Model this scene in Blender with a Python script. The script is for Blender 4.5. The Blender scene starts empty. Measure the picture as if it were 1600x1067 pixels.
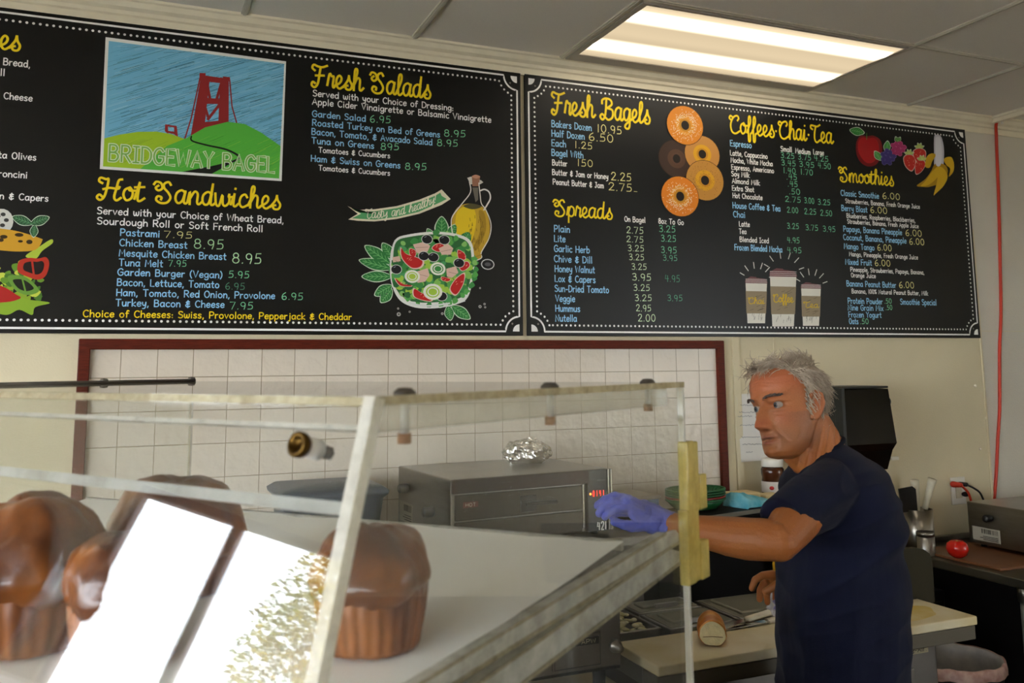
import bpy, bmesh, math, random
import numpy as np
from mathutils import Vector, Matrix, noise
random.seed(7)
SC = bpy.context.scene
COL = SC.collection
# ---------------------------------------------------------------- camera
CAM = Vector((0.0, 0.0, 1.65))
FPX, YAW, PIT, ROL, CY = 1395.7, math.radians(22.673), math.radians(7.359), math.radians(-.5408), 392.94
FW = Vector((math.sin(YAW)*math.cos(PIT), math.cos(YAW)*math.cos(PIT), math.sin(PIT)))
_r = Vector((math.cos(YAW), -math.sin(YAW), 0)); _u = _r.cross(FW)
RT = math.cos(ROL)*_r + math.sin(ROL)*_u
UP = -math.sin(ROL)*_r + math.cos(ROL)*_u
cd = bpy.data.cameras.new('camera'); cam = bpy.data.objects.new('camera', cd); COL.objects.link(cam)
cam.matrix_world = Matrix(((RT.x, UP.x, -FW.x, CAM.x), (RT.y, UP.y, -FW.y, CAM.y), (RT.z, UP.z, -FW.z, CAM.z), (0, 0, 0, 1)))
cd.sensor_width = 36; cd.lens = FPX/1600*36; cd.shift_y = -(533.5-CY)/1600; cd.clip_start = .02
cd.dof.use_dof = True; cd.dof.focus_distance = 2.7; cd.dof.aperture_fstop = 7.5
SC.camera = cam
# ---------------------------------------------------------------- world, exposure
w = bpy.data.worlds.new('sky'); SC.world = w; w.use_nodes = True
bg = w.node_tree.nodes['Background']; bg.inputs[0].default_value = (.86, .93, 1.0, 1); bg.inputs[1].default_value = 11.0
SC.view_settings.view_transform = 'Standard'; SC.view_settings.look = 'None'
SC.view_settings.exposure = 0.9; SC.view_settings.gamma = 1.0; SC.view_settings.use_curve_mapping = False
SC.cycles.transparent_max_bounces = 40; SC.cycles.max_bounces = 12; SC.cycles.use_denoising = True
SC.cycles.caustics_reflective = False; SC.cycles.caustics_refractive = False
LAMP = 6.0            # radiance of the ceiling light diffusers
# ---------------------------------------------------------------- measured positions
YW = 3.142            # back wall
ZC = 2.874            # ceiling
def ray(x, y): return RT*(x-800) + UP*(CY-y) + FW*FPX
def at_y(x, y, Y): d = ray(x, y); return CAM + d*(Y/d.y)
def at_z(x, y, Z): d = ray(x, y); return CAM + d*((Z-CAM.z)/d.z)
def at_d(x, y, dep): return CAM + ray(x, y)*(dep/FPX)
def at_p(x, y, p0, n): d = ray(x, y); return CAM + d*((p0-CAM).dot(n)/d.dot(n))
# ---------------------------------------------------------------- helpers
WM = {}
def lin(c):
    if isinstance(c, str): c = [int(c[i:i+2], 16)/255 for i in (0, 2, 4)]
    return tuple(x/12.92 if x <= .04045 else ((x+.055)/1.055)**2.4 for x in c)
MATS = {}
def mat(name, col, rough=.5, metal=0, spec=.5, bump=0, bscale=60, var=0, vscale=8, emit=0, col2=None, coat=0, sss=0, trans=0, stretch=None):
    m = bpy.data.materials.new(name); m.use_nodes = True; nt = m.node_tree; b = nt.nodes['Principled BSDF']
    c = lin(col); b.inputs['Base Color'].default_value = (*c, 1); b.inputs['Roughness'].default_value = rough
    b.inputs['Metallic'].default_value = metal; b.inputs['Specular IOR Level'].default_value = spec
    if coat: b.inputs['Coat Weight'].default_value = coat; b.inputs['Coat Roughness'].default_value = .08
    if sss: b.inputs['Subsurface Weight'].default_value = sss; b.inputs['Subsurface Radius'].default_value = (.01, .004, .002); b.inputs['Subsurface Scale'].default_value = .6
    if trans: b.inputs['Transmission Weight'].default_value = trans
    if emit: b.inputs['Emission Color'].default_value = (*c, 1); b.inputs['Emission Strength'].default_value = emit
    if bump or var:
        tc = nt.nodes.new('ShaderNodeTexCoord'); src = tc.outputs['Object']
        if stretch:
            mp = nt.nodes.new('ShaderNodeMapping'); mp.inputs['Scale'].default_value = stretch
            nt.links.new(src, mp.inputs[0]); src = mp.outputs[0]
    if bump:
        n = nt.nodes.new('ShaderNodeTexNoise'); n.inputs['Scale'].default_value = bscale; n.inputs['Detail'].default_value = 4
        bp = nt.nodes.new('ShaderNodeBump'); bp.inputs['Strength'].default_value = bump; bp.inputs['Distance'].default_value = .004
        nt.links.new(src, n.inputs['Vector']); nt.links.new(n.outputs[0], bp.inputs['Height']); nt.links.new(bp.outputs[0], b.inputs['Normal'])
    if var:
        n = nt.nodes.new('ShaderNodeTexNoise'); n.inputs['Scale'].default_value = vscale; n.inputs['Detail'].default_value = 5
        r = nt.nodes.new('ShaderNodeValToRGB'); r.color_ramp.elements[0].position = .35; r.color_ramp.elements[1].position = .68
        c2 = lin(col2) if col2 else tuple(x*(1-var) for x in c)
        r.color_ramp.elements[0].color = (*c, 1); r.color_ramp.elements[1].color = (*c2, 1)
        nt.links.new(src, n.inputs['Vector']); nt.links.new(n.outputs[0], r.inputs[0]); nt.links.new(r.outputs[0], b.inputs['Base Color'])
    MATS[name] = m; return m
def attr_mat(name, rough=.5, spec=.4, bump=0, bscale=200, sss=0):
    m = mat(name, 'ffffff', rough, spec=spec, bump=bump, bscale=bscale, sss=sss); nt = m.node_tree
    a = nt.nodes.new('ShaderNodeVertexColor'); a.layer_name = 'ink'
    nt.links.new(a.outputs[0], nt.nodes['Principled BSDF'].inputs['Base Color']); return m

class MB:
    def __init__(s): s.v = []; s.f = []; s.m = []; s.c = []; s.col = (1, 1, 1); s.mi = 0; s.sm = []
    def add(s, vs, fs, smooth=False):
        o = len(s.v); s.v += [tuple(v) for v in vs]
        for f in fs: s.f.append(tuple(i+o for i in f)); s.m.append(s.mi); s.c.append(s.col); s.sm.append(smooth)
        return s
    def box(s, a, b, M=None):
        x0, y0, z0 = a; x1, y1, z1 = b
        vs = [Vector(p) for p in ((x0,y0,z0),(x1,y0,z0),(x1,y1,z0),(x0,y1,z0),(x0,y0,z1),(x1,y0,z1),(x1,y1,z1),(x0,y1,z1))]
        if M is not None: vs = [M @ v for v in vs]
        return s.add(vs, [(0,3,2,1),(4,5,6,7),(0,1,5,4),(1,2,6,5),(2,3,7,6),(3,0,4,7)])
    def rbox(s, a, b, r=.004, M=None, seg=2):     # bevelled box
        bm = bmesh.new(); bmesh.ops.create_cube(bm, size=1)
        for v in bm.verts: v.co = Vector([(a[i]+b[i])/2 + v.co[i]*(b[i]-a[i]) for i in range(3)])
        bmesh.ops.bevel(bm, geom=bm.edges[:], offset=r, segments=seg, profile=.5, affect='EDGES')
        vs = [v.co.copy() for v in bm.verts]; bm.verts.index_update()
        if M is not None: vs = [M @ v for v in vs]
        s.add(vs, [[v.index for v in f.verts] for f in bm.faces], False); bm.free(); return s
    def tube(s, pts, r, n=8, caps=True, smooth=True, closed=False):
        pts = [Vector(p) for p in pts]; rs = r if isinstance(r, (list, tuple)) else [r]*len(pts)
        k = len(pts); t0 = None; vs = []; up = None
        for i, p in enumerate(pts):
            a = pts[(i-1) % k] if closed or i else p; b = pts[(i+1) % k] if closed or i < k-1 else p
            t = (b-a).normalized()
            if up is None: up = t.orthogonal().normalized()
            up = (up - t*up.dot(t)).normalized(); q = t.cross(up)
            for j in range(n):
                an = 2*math.pi*j/n; vs.append(p + (up*math.cos(an) + q*math.sin(an))*rs[i])
        fs = []
        for i in range(k if closed else k-1):
            i2 = (i+1) % k
            for j in range(n): fs.append((i*n+j, i*n+(j+1) % n, i2*n+(j+1) % n, i2*n+j))
        if caps and not closed: fs += [tuple(range(n))[::-1], tuple((k-1)*n+j for j in range(n))]
        return s.add(vs, fs, smooth)
    def lathe(s, prof, n=32, M=None, fn=None, smooth=True, cap=True):   # prof: (r,z)
        vs = []
        for i, (r, z) in enumerate(prof):
            for j in range(n):
                a = 2*math.pi*j/n; v = Vector((r*math.cos(a), r*math.sin(a), z))
                if fn: v = fn(v, a, i)
                vs.append(M @ v if M is not None else v)
        fs = [(i*n+j, i*n+(j+1) % n, (i+1)*n+(j+1) % n, (i+1)*n+j) for i in range(len(prof)-1) for j in range(n)]
        if cap: fs += [tuple(range(n))[::-1], tuple((len(prof)-1)*n+j for j in range(n))]
        return s.add(vs, fs, smooth)
    def sphere(s, c, r, n=16, M=None):
        r = r if isinstance(r, (tuple, list)) else (r, r, r); k = n//2; vs = []; fs = []
        R = M if M is not None else Matrix.Identity(3); c = Vector(c)
        for i in range(1, k):
            th = math.pi*i/k
            for j in range(n):
                a = 2*math.pi*j/n
                vs.append(c + R @ Vector((r[0]*math.sin(th)*math.cos(a), r[1]*math.sin(th)*math.sin(a), r[2]*math.cos(th))))
        for i in range(k-2):
            for j in range(n): fs.append((i*n+j, (i+1)*n+j, (i+1)*n+(j+1) % n, i*n+(j+1) % n))
        vs += [c + R @ Vector((0, 0, r[2])), c - R @ Vector((0, 0, r[2]))]; a, b = len(vs)-2, len(vs)-1
        for j in range(n): fs += [(a, j, (j+1) % n), (b, (k-2)*n+(j+1) % n, (k-2)*n+j)]
        return s.add(vs, fs, True)
    def rings(s, R, smooth=True, caps=True):      # loft through equal-length rings
        n = len(R[0]); vs = [v for r in R for v in r]
        fs = [(i*n+j, i*n+(j+1) % n, (i+1)*n+(j+1) % n, (i+1)*n+j) for i in range(len(R)-1) for j in range(n)]
        if caps: fs += [tuple(range(n))[::-1], tuple((len(R)-1)*n+j for j in range(n))]
        return s.add(vs, fs, smooth)
    def prism(s, poly, off, edge_mi=None, smooth=False):     # polygon (3D, planar) extruded by vector off
        n = len(poly); vs = [Vector(p) for p in poly] + [Vector(p)+Vector(off) for p in poly]
        s.add(vs, [tuple(range(n))[::-1], tuple(range(n, 2*n))], smooth)
        o = len(s.v)-2*n; k = s.mi if edge_mi is None else edge_mi
        for i in range(n):
            s.f.append((o+i, o+(i+1) % n, o+n+(i+1) % n, o+n+i)); s.m.append(k); s.c.append(s.col); s.sm.append(smooth)
        return s
    def capsules(s, chain, n=14):      # list of (point, radius): overlapping closed solids, for remeshing
        for (p, r), (q, t) in zip(chain, chain[1:]):
            p, q = Vector(p), Vector(q)
            if (q-p).length > 1e-5: s.tube([p, q], [r, t], n)
        for p, r in chain: s.sphere(p, r, n)
        return s
def new_mesh(name, mb, mats, W=None):
    me = bpy.data.meshes.new(name)
    vs = mb.v
    if W is not None:
        Wi = W.inverted(); vs = [Wi @ Vector(v) for v in vs]
    me.from_pydata([tuple(v) for v in vs], [], mb.f)
    for m in (mats if isinstance(mats, (list, tuple)) else [mats]): me.materials.append(m)
    me.polygons.foreach_set('material_index', mb.m); me.polygons.foreach_set('use_smooth', mb.sm)
    if any(c != (1, 1, 1) for c in mb.c):
        ca = me.color_attributes.new('ink', 'FLOAT_COLOR', 'CORNER'); buf = []
        for p, c in zip(me.polygons, mb.c): buf += [*c, 1]*p.loop_total
        ca.data.foreach_set('color', buf)
    bm = bmesh.new(); bm.from_mesh(me); bmesh.ops.recalc_face_normals(bm, faces=bm.faces[:]); bm.to_mesh(me); bm.free()
    me.update(); return me
def obj(name, mb, mats, parent=None, label=None, world=True):
    W = WM.get(parent.name) if parent is not None else None
    me = new_mesh(name, mb, mats, W if world else None)
    o = bpy.data.objects.new(name, me); COL.objects.link(o)
    if parent is not None: o.parent = parent; WM[o.name] = W
    else: WM[o.name] = Matrix.Identity(4)
    if label: o['label'] = label
    return o
def thing(name, label, cat, loc=(0, 0, 0), rz=0, group=None):
    o = bpy.data.objects.new(name, None); COL.objects.link(o); o.location = loc; o.rotation_euler = (0, 0, rz); o.empty_display_size = .05
    o['label'] = label; o['category'] = cat
    if group: o['group'] = group
    WM[o.name] = Matrix.Translation(Vector(loc)) @ Matrix.Rotation(rz, 4, 'Z'); return o
def tag(o, label, cat, group=None, kind=None):
    o['label'] = label; o['category'] = cat
    if group: o['group'] = group
    if kind: o['kind'] = kind
    return o
def struct(name, mb, mats, label=None, cat=None, parent=None):
    o = obj(name, mb, mats, parent)
    if parent is None:
        o['kind'] = 'structure'; o['label'] = label; o['category'] = cat
    return o
def remesh(name, mb, mats, vox, smooth=4, parent=None, label=None, fac=.5):
    me = new_mesh('tmp', mb, mats); o = bpy.data.objects.new('tmp', me); COL.objects.link(o)
    r = o.modifiers.new('r', 'REMESH'); r.mode = 'VOXEL'; r.voxel_size = vox; r.adaptivity = 0; r.use_smooth_shade = True
    if smooth:
        k = o.modifiers.new('s', 'SMOOTH'); k.iterations = smooth; k.factor = fac
    dg = bpy.context.evaluated_depsgraph_get(); dg.update()
    m2 = bpy.data.meshes.new_from_object(o.evaluated_get(dg)); bpy.data.objects.remove(o)
    m2.materials.clear()
    for m in (mats if isinstance(mats, (list, tuple)) else [mats]): m2.materials.append(m)
    m2.polygons.foreach_set('use_smooth', [True]*len(m2.polygons)); m2.name = name
    if parent is not None: m2.transform(WM[parent.name].inverted())
    q = bpy.data.objects.new(name, m2); COL.objects.link(q)
    if parent is not None: q.parent = parent; WM[q.name] = WM[parent.name]
    else: WM[q.name] = Matrix.Identity(4)
    if label: q['label'] = label
    return q
def dup(root, loc, rz, label=None, group=None):
    r = root.copy(); COL.objects.link(r); r.location = loc; r.rotation_euler = (0, 0, rz)
    if label: r['label'] = label
    if group: r['group'] = group
    for ch in list(root.children):
        c = ch.copy(); COL.objects.link(c); c.parent = r
        for g in list(ch.children):
            d = g.copy(); COL.objects.link(d); d.parent = c
    return r
def catmull(pts, n=6, closed=False):
    pts = [Vector(p) for p in pts]; k = len(pts); out = []
    if k < 3 and not closed: return pts
    for i in range(k if closed else k-1):
        p1, p2 = pts[i], pts[(i+1) % k]
        p0 = pts[(i-1) % k] if closed or i else p1*2-p2
        p3 = pts[(i+2) % k] if closed or i < k-2 else p2*2-p1
        for j in range(n):
            t = j/n
            out.append(.5*((2*p1) + (p2-p0)*t + (2*p0-5*p1+4*p2-p3)*t*t + (3*p1-p0-3*p2+p3)*t**3))
    if not closed: out.append(pts[-1])
    return out

# ---------------------------------------------------------------- materials
wall_m = mat('cream wall paint', 'dccfae', .55, bump=.25, bscale=180, var=.06, vscale=3)
wall_m2 = mat('wall panel tinted for cooler light', 'd6cfc2', .5, bump=.3, bscale=160, var=.05, vscale=3)  # cooler light on the right-hand sheet is painted into its colour
white_trim = mat('cream moulding paint', 'f2e8d0', .5, var=.06, vscale=20)
ceil_m = mat('grey ceiling tile', 'f4ede4', .95, bump=.2, bscale=400, var=.05, vscale=300)
tee_m = mat('painted ceiling grid', 'c9c2b4', .45)
floor_m = mat('dark floor tile', '3a302a', .5, var=.3, vscale=6)
wood_red = mat('reddish brown wood', '62200e', .5, spec=.2, var=.4, vscale=30, stretch=(1, 1, 12))
black_m = mat('black laminate', '070707', .38, spec=.35)
steel = mat('brushed steel', '8f8a82', .33, 1, bump=.05, bscale=300, var=.12, vscale=12)
steel_d = mat('dull steel', '77716a', .42, 1, var=.2, vscale=10)
chrome = mat('polished steel', 'c8c6c2', .12, 1)
blackp = mat('black plastic', '0b0b0c', .35)
dark_in = mat('dark cabinet laminate', '0a0807', .65, spec=.2)
whitep = mat('white plastic', 'e8e4da', .35)
cream_p = mat('cream plastic', 'ddd3b8', .4)
board_cut = mat('worn cutting board', 'ded3b6', .55, var=.1, vscale=5, bump=.1, bscale=90, col2='cdbb8c')
ink = attr_mat('printed ink', .45, .3)
chalk = attr_mat('chalk marker', .7, .2)
def acrylic(name, tint, haze, edge=False, hcol='e6e4df', hn=14):
    mt = bpy.data.materials.new(name); mt.use_nodes = True; nt = mt.node_tree; nt.nodes.clear(); N = nt.nodes.new; L = nt.links.new
    out = N('ShaderNodeOutputMaterial'); tr = N('ShaderNodeBsdfTransparent'); tr.inputs[0].default_value = (*lin(tint), 1)
    gl = N('ShaderNodeBsdfGlossy'); gl.inputs['Roughness'].default_value = .02
    df = N('ShaderNodeBsdfDiffuse'); df.inputs[0].default_value = (*lin(hcol), 1); tl = N('ShaderNodeBsdfTranslucent'); tl.inputs[0].default_value = (*lin(hcol), 1)
    hz = N('ShaderNodeMixShader'); hz.inputs[0].default_value = .5; L(df.outputs[0], hz.inputs[1]); L(tl.outputs[0], hz.inputs[2])
    m1 = N('ShaderNodeMixShader'); L(tr.outputs[0], m1.inputs[1]); L(hz.outputs[0], m1.inputs[2])
    tc = N('ShaderNodeTexCoord'); no = N('ShaderNodeTexNoise'); no.inputs['Scale'].default_value = hn; no.inputs['Detail'].default_value = 6; no.inputs['Roughness'].default_value = .65
    mr = N('ShaderNodeMapRange'); mr.inputs[1].default_value = .3; mr.inputs[2].default_value = .75; mr.inputs[3].default_value = haze*.65; mr.inputs[4].default_value = min(haze*1.4, 1)
    L(tc.outputs['Object'], no.inputs['Vector']); L(no.outputs[0], mr.inputs[0]); L(mr.outputs[0], m1.inputs[0])
    fr = N('ShaderNodeFresnel'); ge = N('ShaderNodeNewGeometry'); mx = N('ShaderNodeMapRange'); mx.inputs[3].default_value = 1.49; mx.inputs[4].default_value = 1/1.49
    L(ge.outputs['Backfacing'], mx.inputs[0]); L(mx.outputs[0], fr.inputs[0])
    m2 = N('ShaderNodeMixShader'); L(fr.outputs[0], m2.inputs[0]); L(m1.outputs[0], m2.inputs[1]); L(gl.outputs[0], m2.inputs[2]); L(m2.outputs[0], out.inputs[0])
    return mt
# ================================================================ THE ROOM
XL, XR, YB = -3.2, 6.2, -4.2
struct('floor', MB().box((XL, YB, -.1), (XR, YW+.1, 0)), floor_m, 'dark tiled floor under the counters', 'floor')
struct('wall_back', MB().box((XL, YW, 0), (XR, YW+.1, 3.4)), wall_m, 'cream back wall behind the menu boards', 'wall')
m = MB().box((3.768, YW-.003, 0), (XR, YW, 1.80)).box((3.768, YW-.003, 1.803), (XR, YW, 3.4))
struct('wall_back_panel', m, wall_m2, 'wall sheeting tinted paler for cooler light, right of the menu boards behind the orange cord', 'wall')
WT, WB, WY = 2.255, .55, 2.375      # left window: head, sill, jamb nearest the back wall
m = MB().box((XL-.12, YB, 0), (XL, YW, WB)).box((XL-.12, YB, WT), (XL, YW, 3.4)).box((XL-.12, WY, WB), (XL, YW, WT)).box((XL-.12, YB, WB), (XL, -3.6, WT))
struct('wall_left', m, wall_m, 'cream wall with the shop window left of the picture', 'wall')
struct('wall_front', MB().box((XL, YB-.1, 0), (XR, YB, 3.4)), wall_m, 'cream wall behind the camera', 'wall')
m = MB().box((XR, YB, 0), (XR+.1, YW, .6)).box((XR, YB, 2.5), (XR+.1, YW, 3.4)).box((XR, -2.2, .6), (XR+.1, YW, 2.5)).box((XR, YB, .6), (XR+.1, -3.9, 2.5))
struct('wall_right', m, wall_m, 'cream wall beyond the right edge', 'wall')
redbar = mat('reddish window bar', '6b4440', .5)
m = MB()
for y in (WY-.03, 1.86, .50, -1.0, -2.4, -3.6): m.box((XL-.09, y, WB), (XL-.03, y+.045, WT))
m.box((XL-.09, -3.6, WB), (XL-.03, WY, WB+.05)); m.box((XL-.09, -3.6, WT-.04), (XL-.03, WY, WT))
w1 = struct('window_1', m, redbar, 'shop window with reddish bars mirrored in the acrylic case', 'window')
GLASS = acrylic('clear window glass', 'ffffff', .001)
obj('pane', MB().box((XL-.062, -3.6, WB), (XL-.058, WY, WT)), GLASS, w1)
m = MB()
for y in (-2.25, -2.8, -3.9): m.box((XR+.03, y, .6), (XR+.08, y+.05, 2.5))
m.box((XR+.03, -3.9, .6), (XR+.08, -2.2, .65)).box((XR+.03, -3.9, 2.45), (XR+.08, -2.2, 2.5))
w2 = struct('window_2', m, redbar, 'second shop window far right beyond the frame', 'window'); obj('pane', MB().box((XR+.053, -3.9, .6), (XR+.057, -2.2, 2.5)), GLASS, w2)
m = MB().box((XL, YB, ZC), (3.92, YW, ZC+.04)).box((3.92, YB, 3.3), (XR, YW, 3.34))
ceil = struct('ceiling', m, ceil_m, 'suspended ceiling of grey lay-in tiles', 'ceiling')
m = MB()
for x in (-.926, -.316, .294, .904, 1.514, 2.734, 3.344): m.box((x-.012, YB, ZC-.006), (x+.012, YW, ZC+.002)).box((x-.006, YB, ZC-.009), (x+.006, YW, ZC-.004))
for y in (2.475, 1.865, 1.255, .645): m.box((XL, y-.012, ZC-.0055), (3.92, y+.012, ZC+.002)).box((XL, y-.006, ZC-.0085), (3.92, y+.006, ZC-.004))
struct('tee_grid', m, tee_m, parent=ceil)
struct('trim_1', MB().box((3.92, YB, ZC-.03), (3.945, YW, 3.32)).box((3.90, YB, ZC-.012), (3.92, YW, ZC-.002)), white_trim, 'white edge strip where the suspended ceiling ends', 'trim')
prof = [(3.142, 2.795), (3.132, 2.795), (3.130, 2.822), (3.120, 2.826), (3.118, 2.838), (3.102, 2.846), (3.094, 2.862), (3.086, 2.866), (3.084, 2.8738), (3.142, 2.8738)]
struct('trim_2', MB().prism([(XL, y, z) for y, z in prof], (3.99-XL, 0, 0)).prism([(3.99, y, z) for y, z in prof], (XR-3.99, 0, 0)), white_trim, 'cream crown moulding along the top of the back wall', 'moulding')
m = MB().rbox((2.312, YW-.008, .9), (2.348, YW, 2.3), .002).rbox((2.528, YW-.003, .9), (2.540, YW, 2.3), .001).rbox((3.762, YW-.007, .8), (3.772, YW, 2.3), .002)
struct('trim_3', m, wall_m, 'cream joint strips over the wall sheet seams', 'trim')
m = MB()
for px, py in ((1150, 612), (1155, 724), (1212, 720), (1236, 720), (1524, 603), (1541, 653), (1532, 701), (1550, 752)):
    p = at_y(px, py, YW-.002); m.sphere(p, (.008, .005, .008), 10)
struct('wall_rivet', m, white_trim, 'small cream rivets holding the wall sheets', 'rivet')
# ---- tiled panel with a wooden frame
def tile_material():
    mt = bpy.data.materials.new('embossed ivory tile'); mt.use_nodes = True; nt = mt.node_tree; b = nt.nodes['Principled BSDF']
    tc = nt.nodes.new('ShaderNodeTexCoord'); mp = nt.nodes.new('ShaderNodeMapping'); mp.inputs['Rotation'].default_value = (math.pi/2, 0, 0)
    mp.inputs['Location'].default_value = (-.499, 1.627, 0)
    br = nt.nodes.new('ShaderNodeTexBrick'); br.offset = 0; br.inputs['Scale'].default_value = 1
    br.inputs['Brick Width'].default_value = .1095; br.inputs['Row Height'].default_value = .1085; br.inputs['Mortar Size'].default_value = .0014; br.inputs['Mortar Smooth'].default_value = .35
    br.inputs['Color1'].default_value = (*lin('dfd3c2'), 1); br.inputs['Color2'].default_value = (*lin('d9ccba'), 1); br.inputs['Mortar'].default_value = (*lin('a5947a'), 1)
    nt.links.new(tc.outputs['Object'], mp.inputs[0]); nt.links.new(mp.outputs[0], br.inputs['Vector']); nt.links.new(br.outputs['Color'], b.inputs['Base Color'])
    n = nt.nodes.new('ShaderNodeTexNoise'); n.inputs['Scale'].default_value = 26; n.inputs['Detail'].default_value = 2.5; nt.links.new(tc.outputs['Object'], n.inputs['Vector'])
    ma = nt.nodes.new('ShaderNodeMath'); ma.operation = 'MULTIPLY_ADD'; ma.inputs[1].default_value = -1.6; nt.links.new(br.outputs['Fac'], ma.inputs[0]); nt.links.new(n.outputs[0], ma.inputs[2])
    bp = nt.nodes.new('ShaderNodeBump'); bp.inputs['Strength'].default_value = .75; bp.inputs['Distance'].default_value = .007
    nt.links.new(ma.outputs[0], bp.inputs['Height']); nt.links.new(bp.outputs[0], b.inputs['Normal']); b.inputs['Roughness'].default_value = .28
    return mt
struct('wall_tiles', MB().box((-.15, YW-.006, .6), (2.235, YW, 1.73)), tile_material(), 'square ivory embossed wall tiles inside the wooden frame', 'tiles')
m = MB().rbox((-.172, YW-.022, .6), (-.138, YW, 1.75), .003).rbox((2.226, YW-.022, .6), (2.260, YW, 1.75), .003).rbox((-.172, YW-.0225, 1.717), (2.260, YW, 1.7505), .003)
struct('trim_4', m, wood_red, 'reddish brown wooden frame around the tiles', 'frame')
# ---- ceiling light
def diffuser_material():
    mt = bpy.data.materials.new('lit prismatic diffuser'); mt.use_nodes = True; nt = mt.node_tree; nt.nodes.clear()
    out = nt.nodes.new('ShaderNodeOutputMaterial'); em = nt.nodes.new('ShaderNodeEmission'); tc = nt.nodes.new('ShaderNodeTexCoord'); sp = nt.nodes.new('ShaderNodeSeparateXYZ')
    nt.links.new(tc.outputs['Object'], sp.inputs[0])
    rp = nt.nodes.new('ShaderNodeValToRGB'); mr = nt.nodes.new('ShaderNodeMapRange'); mr.inputs[1].default_value = -.2625; mr.inputs[2].default_value = .2625
    nt.links.new(sp.outputs['Y'], mr.inputs[0]); nt.links.new(mr.outputs[0], rp.inputs[0]); cr = rp.color_ramp; cr.interpolation = 'EASE'
    stops = [(0, .065), (.09, .09), (.15, .3), (.20, 1), (.25, .3), (.34, .068), (.5, .072), (.62, .064), (.72, .3), (.77, 1), (.82, .3), (.91, .075), (1, .06)]
    while len(cr.elements) < len(stops): cr.elements.new(.5)
    for e, (p, v) in zip(cr.elements, stops): e.position = p; e.color = (v, v*(.78+.18*v), v*(.48+.40*v), 1)
    nt.links.new(rp.outputs[0], em.inputs[0]); em.inputs[1].default_value = LAMP; nt.links.new(em.outputs[0], out.inputs[0]); return mt
diff_m = diffuser_material(); grey_frame = mat('grey enamel light frame', 'b3aca4', .5)
t = thing('ceiling_light', 'lit rectangular fluorescent light panel in the grey ceiling', 'ceiling light', (2.13, 2.76, ZC))
m = MB(); x0, x1, y0, y1 = 1.527, 2.721, 2.488, 3.084
for a, b in (((x0, y0), (x1, 2.502)), ((x0, 3.018), (x1, y1)), ((x0, 2.502), (1.551, 3.018)), ((2.713, 2.502), (x1, 3.018))): m.box((a[0], a[1], ZC-.010), (b[0], b[1], ZC-.001))
obj('frame', m, grey_frame, t)
obj('diffuser', MB().box((1.551, 2.502, ZC-.006), (2.713, 3.018, ZC-.002)), diff_m, t)
def added_light(dx, dy, label):
    return dup(t, (2.13+dx, 2.76+dy, ZC), 0, label)
added_light(-3.66, 0, 'added unseen fluorescent light panel left of the picture'); added_light(0, -2.44, 'added unseen fluorescent light panel above the camera'); added_light(-3.66, -2.44, 'added unseen fluorescent light panel left of the camera')  # unseen panels added to brighten the room
# ---- red cord along the wall
t = thing('extension_cord', 'red orange extension cord hanging down the wall from the ceiling edge', 'cord', at_y(1560, 330, YW-.01))
cord_m = mat('orange red cord sheath', 'c8341a', .45)
pts = [at_y(1600, 171, 2.95), at_y(1582, 175, 3.02), at_y(1566, 181, 3.07), at_y(1557, 192, 3.10), at_y(1557, 215, 3.128)] + [at_y(x, y, 3.134) for x, y in ((1559, 270), (1561, 330), (1563, 420), (1564, 490), (1562, 545), (1562, 600), (1562, 640), (1559, 690), (1557, 735), (1554, 775), (1551, 800))]
obj('cable', MB().tube(catmull(pts, 5), .0075, 8), cord_m, t)
p = at_y(1563, 184, 3.08); obj('cable_tie', MB().tube([p+Vector((.012*math.cos(a), .003, .012*math.sin(a))) for a in [i*math.pi/5 for i in range(10)]], .003, 6, closed=True).box(p+Vector((.006, -.004, -.03)), p+Vector((.012, .004, -.005))), whitep, t)
# ---- paper towel dispenser
t = thing('paper_towel_dispenser', 'smoky black paper towel dispenser on the wall behind the man', 'dispenser', at_y(1335, 660, YW))
smoke = mat('smoky black plastic', '050505', .16, spec=.25, var=.3, vscale=5, col2='120b06')
gl = mat('grey black plastic casing', '24241f', .4, spec=.3)
a = at_y(1307, 607, 2.93); b = at_y(1391, 605, 2.93); zb = at_y(1388, 731, 2.96).z; zt = a.z; zm = at_y(1398, 690, 2.90).z
pr = [(YW, zt+.004), (2.935, zt), (2.905, zm), (2.93, zm-.03), (2.965, zb), (YW, zb)]
obj('cover', MB().prism([(a.x+.012, y, z-.006) for y, z in pr], (b.x-a.x-.02, 0, 0)), smoke, t)
m = MB().prism([(a.x, y, z) for y, z in pr], (.011, 0, 0)).rbox((a.x, 2.94, zt-.003), (b.x, YW, zt+.006), .003).rbox((a.x-.002, 2.90, zt-.32), (a.x+.014, 2.945, zt+.002), .002)
obj('casing', m, gl, t)
obj('latch', MB().sphere((b.x+.004, 2.95, zt-.06), (.012, .012, .018), 12).box((b.x-.012, 2.955, zt-.066), (b.x, 2.965, zt-.054)), blackp, t)
m = MB(); m.lathe([(.0, 0), (.07, 0), (.07, .18), (0, .18)], 24, M=Matrix.Translation((a.x+.04, 3.04, zt-.14)) @ Matrix.Rotation(math.pi/2, 4, 'Y'))
p = at_y(1398, 716, 3.10); obj('key_tab', MB().rbox(p-Vector((.02, .004, .008)), p+Vector((.022, .004, .008)), .002), whitep, t)
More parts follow.
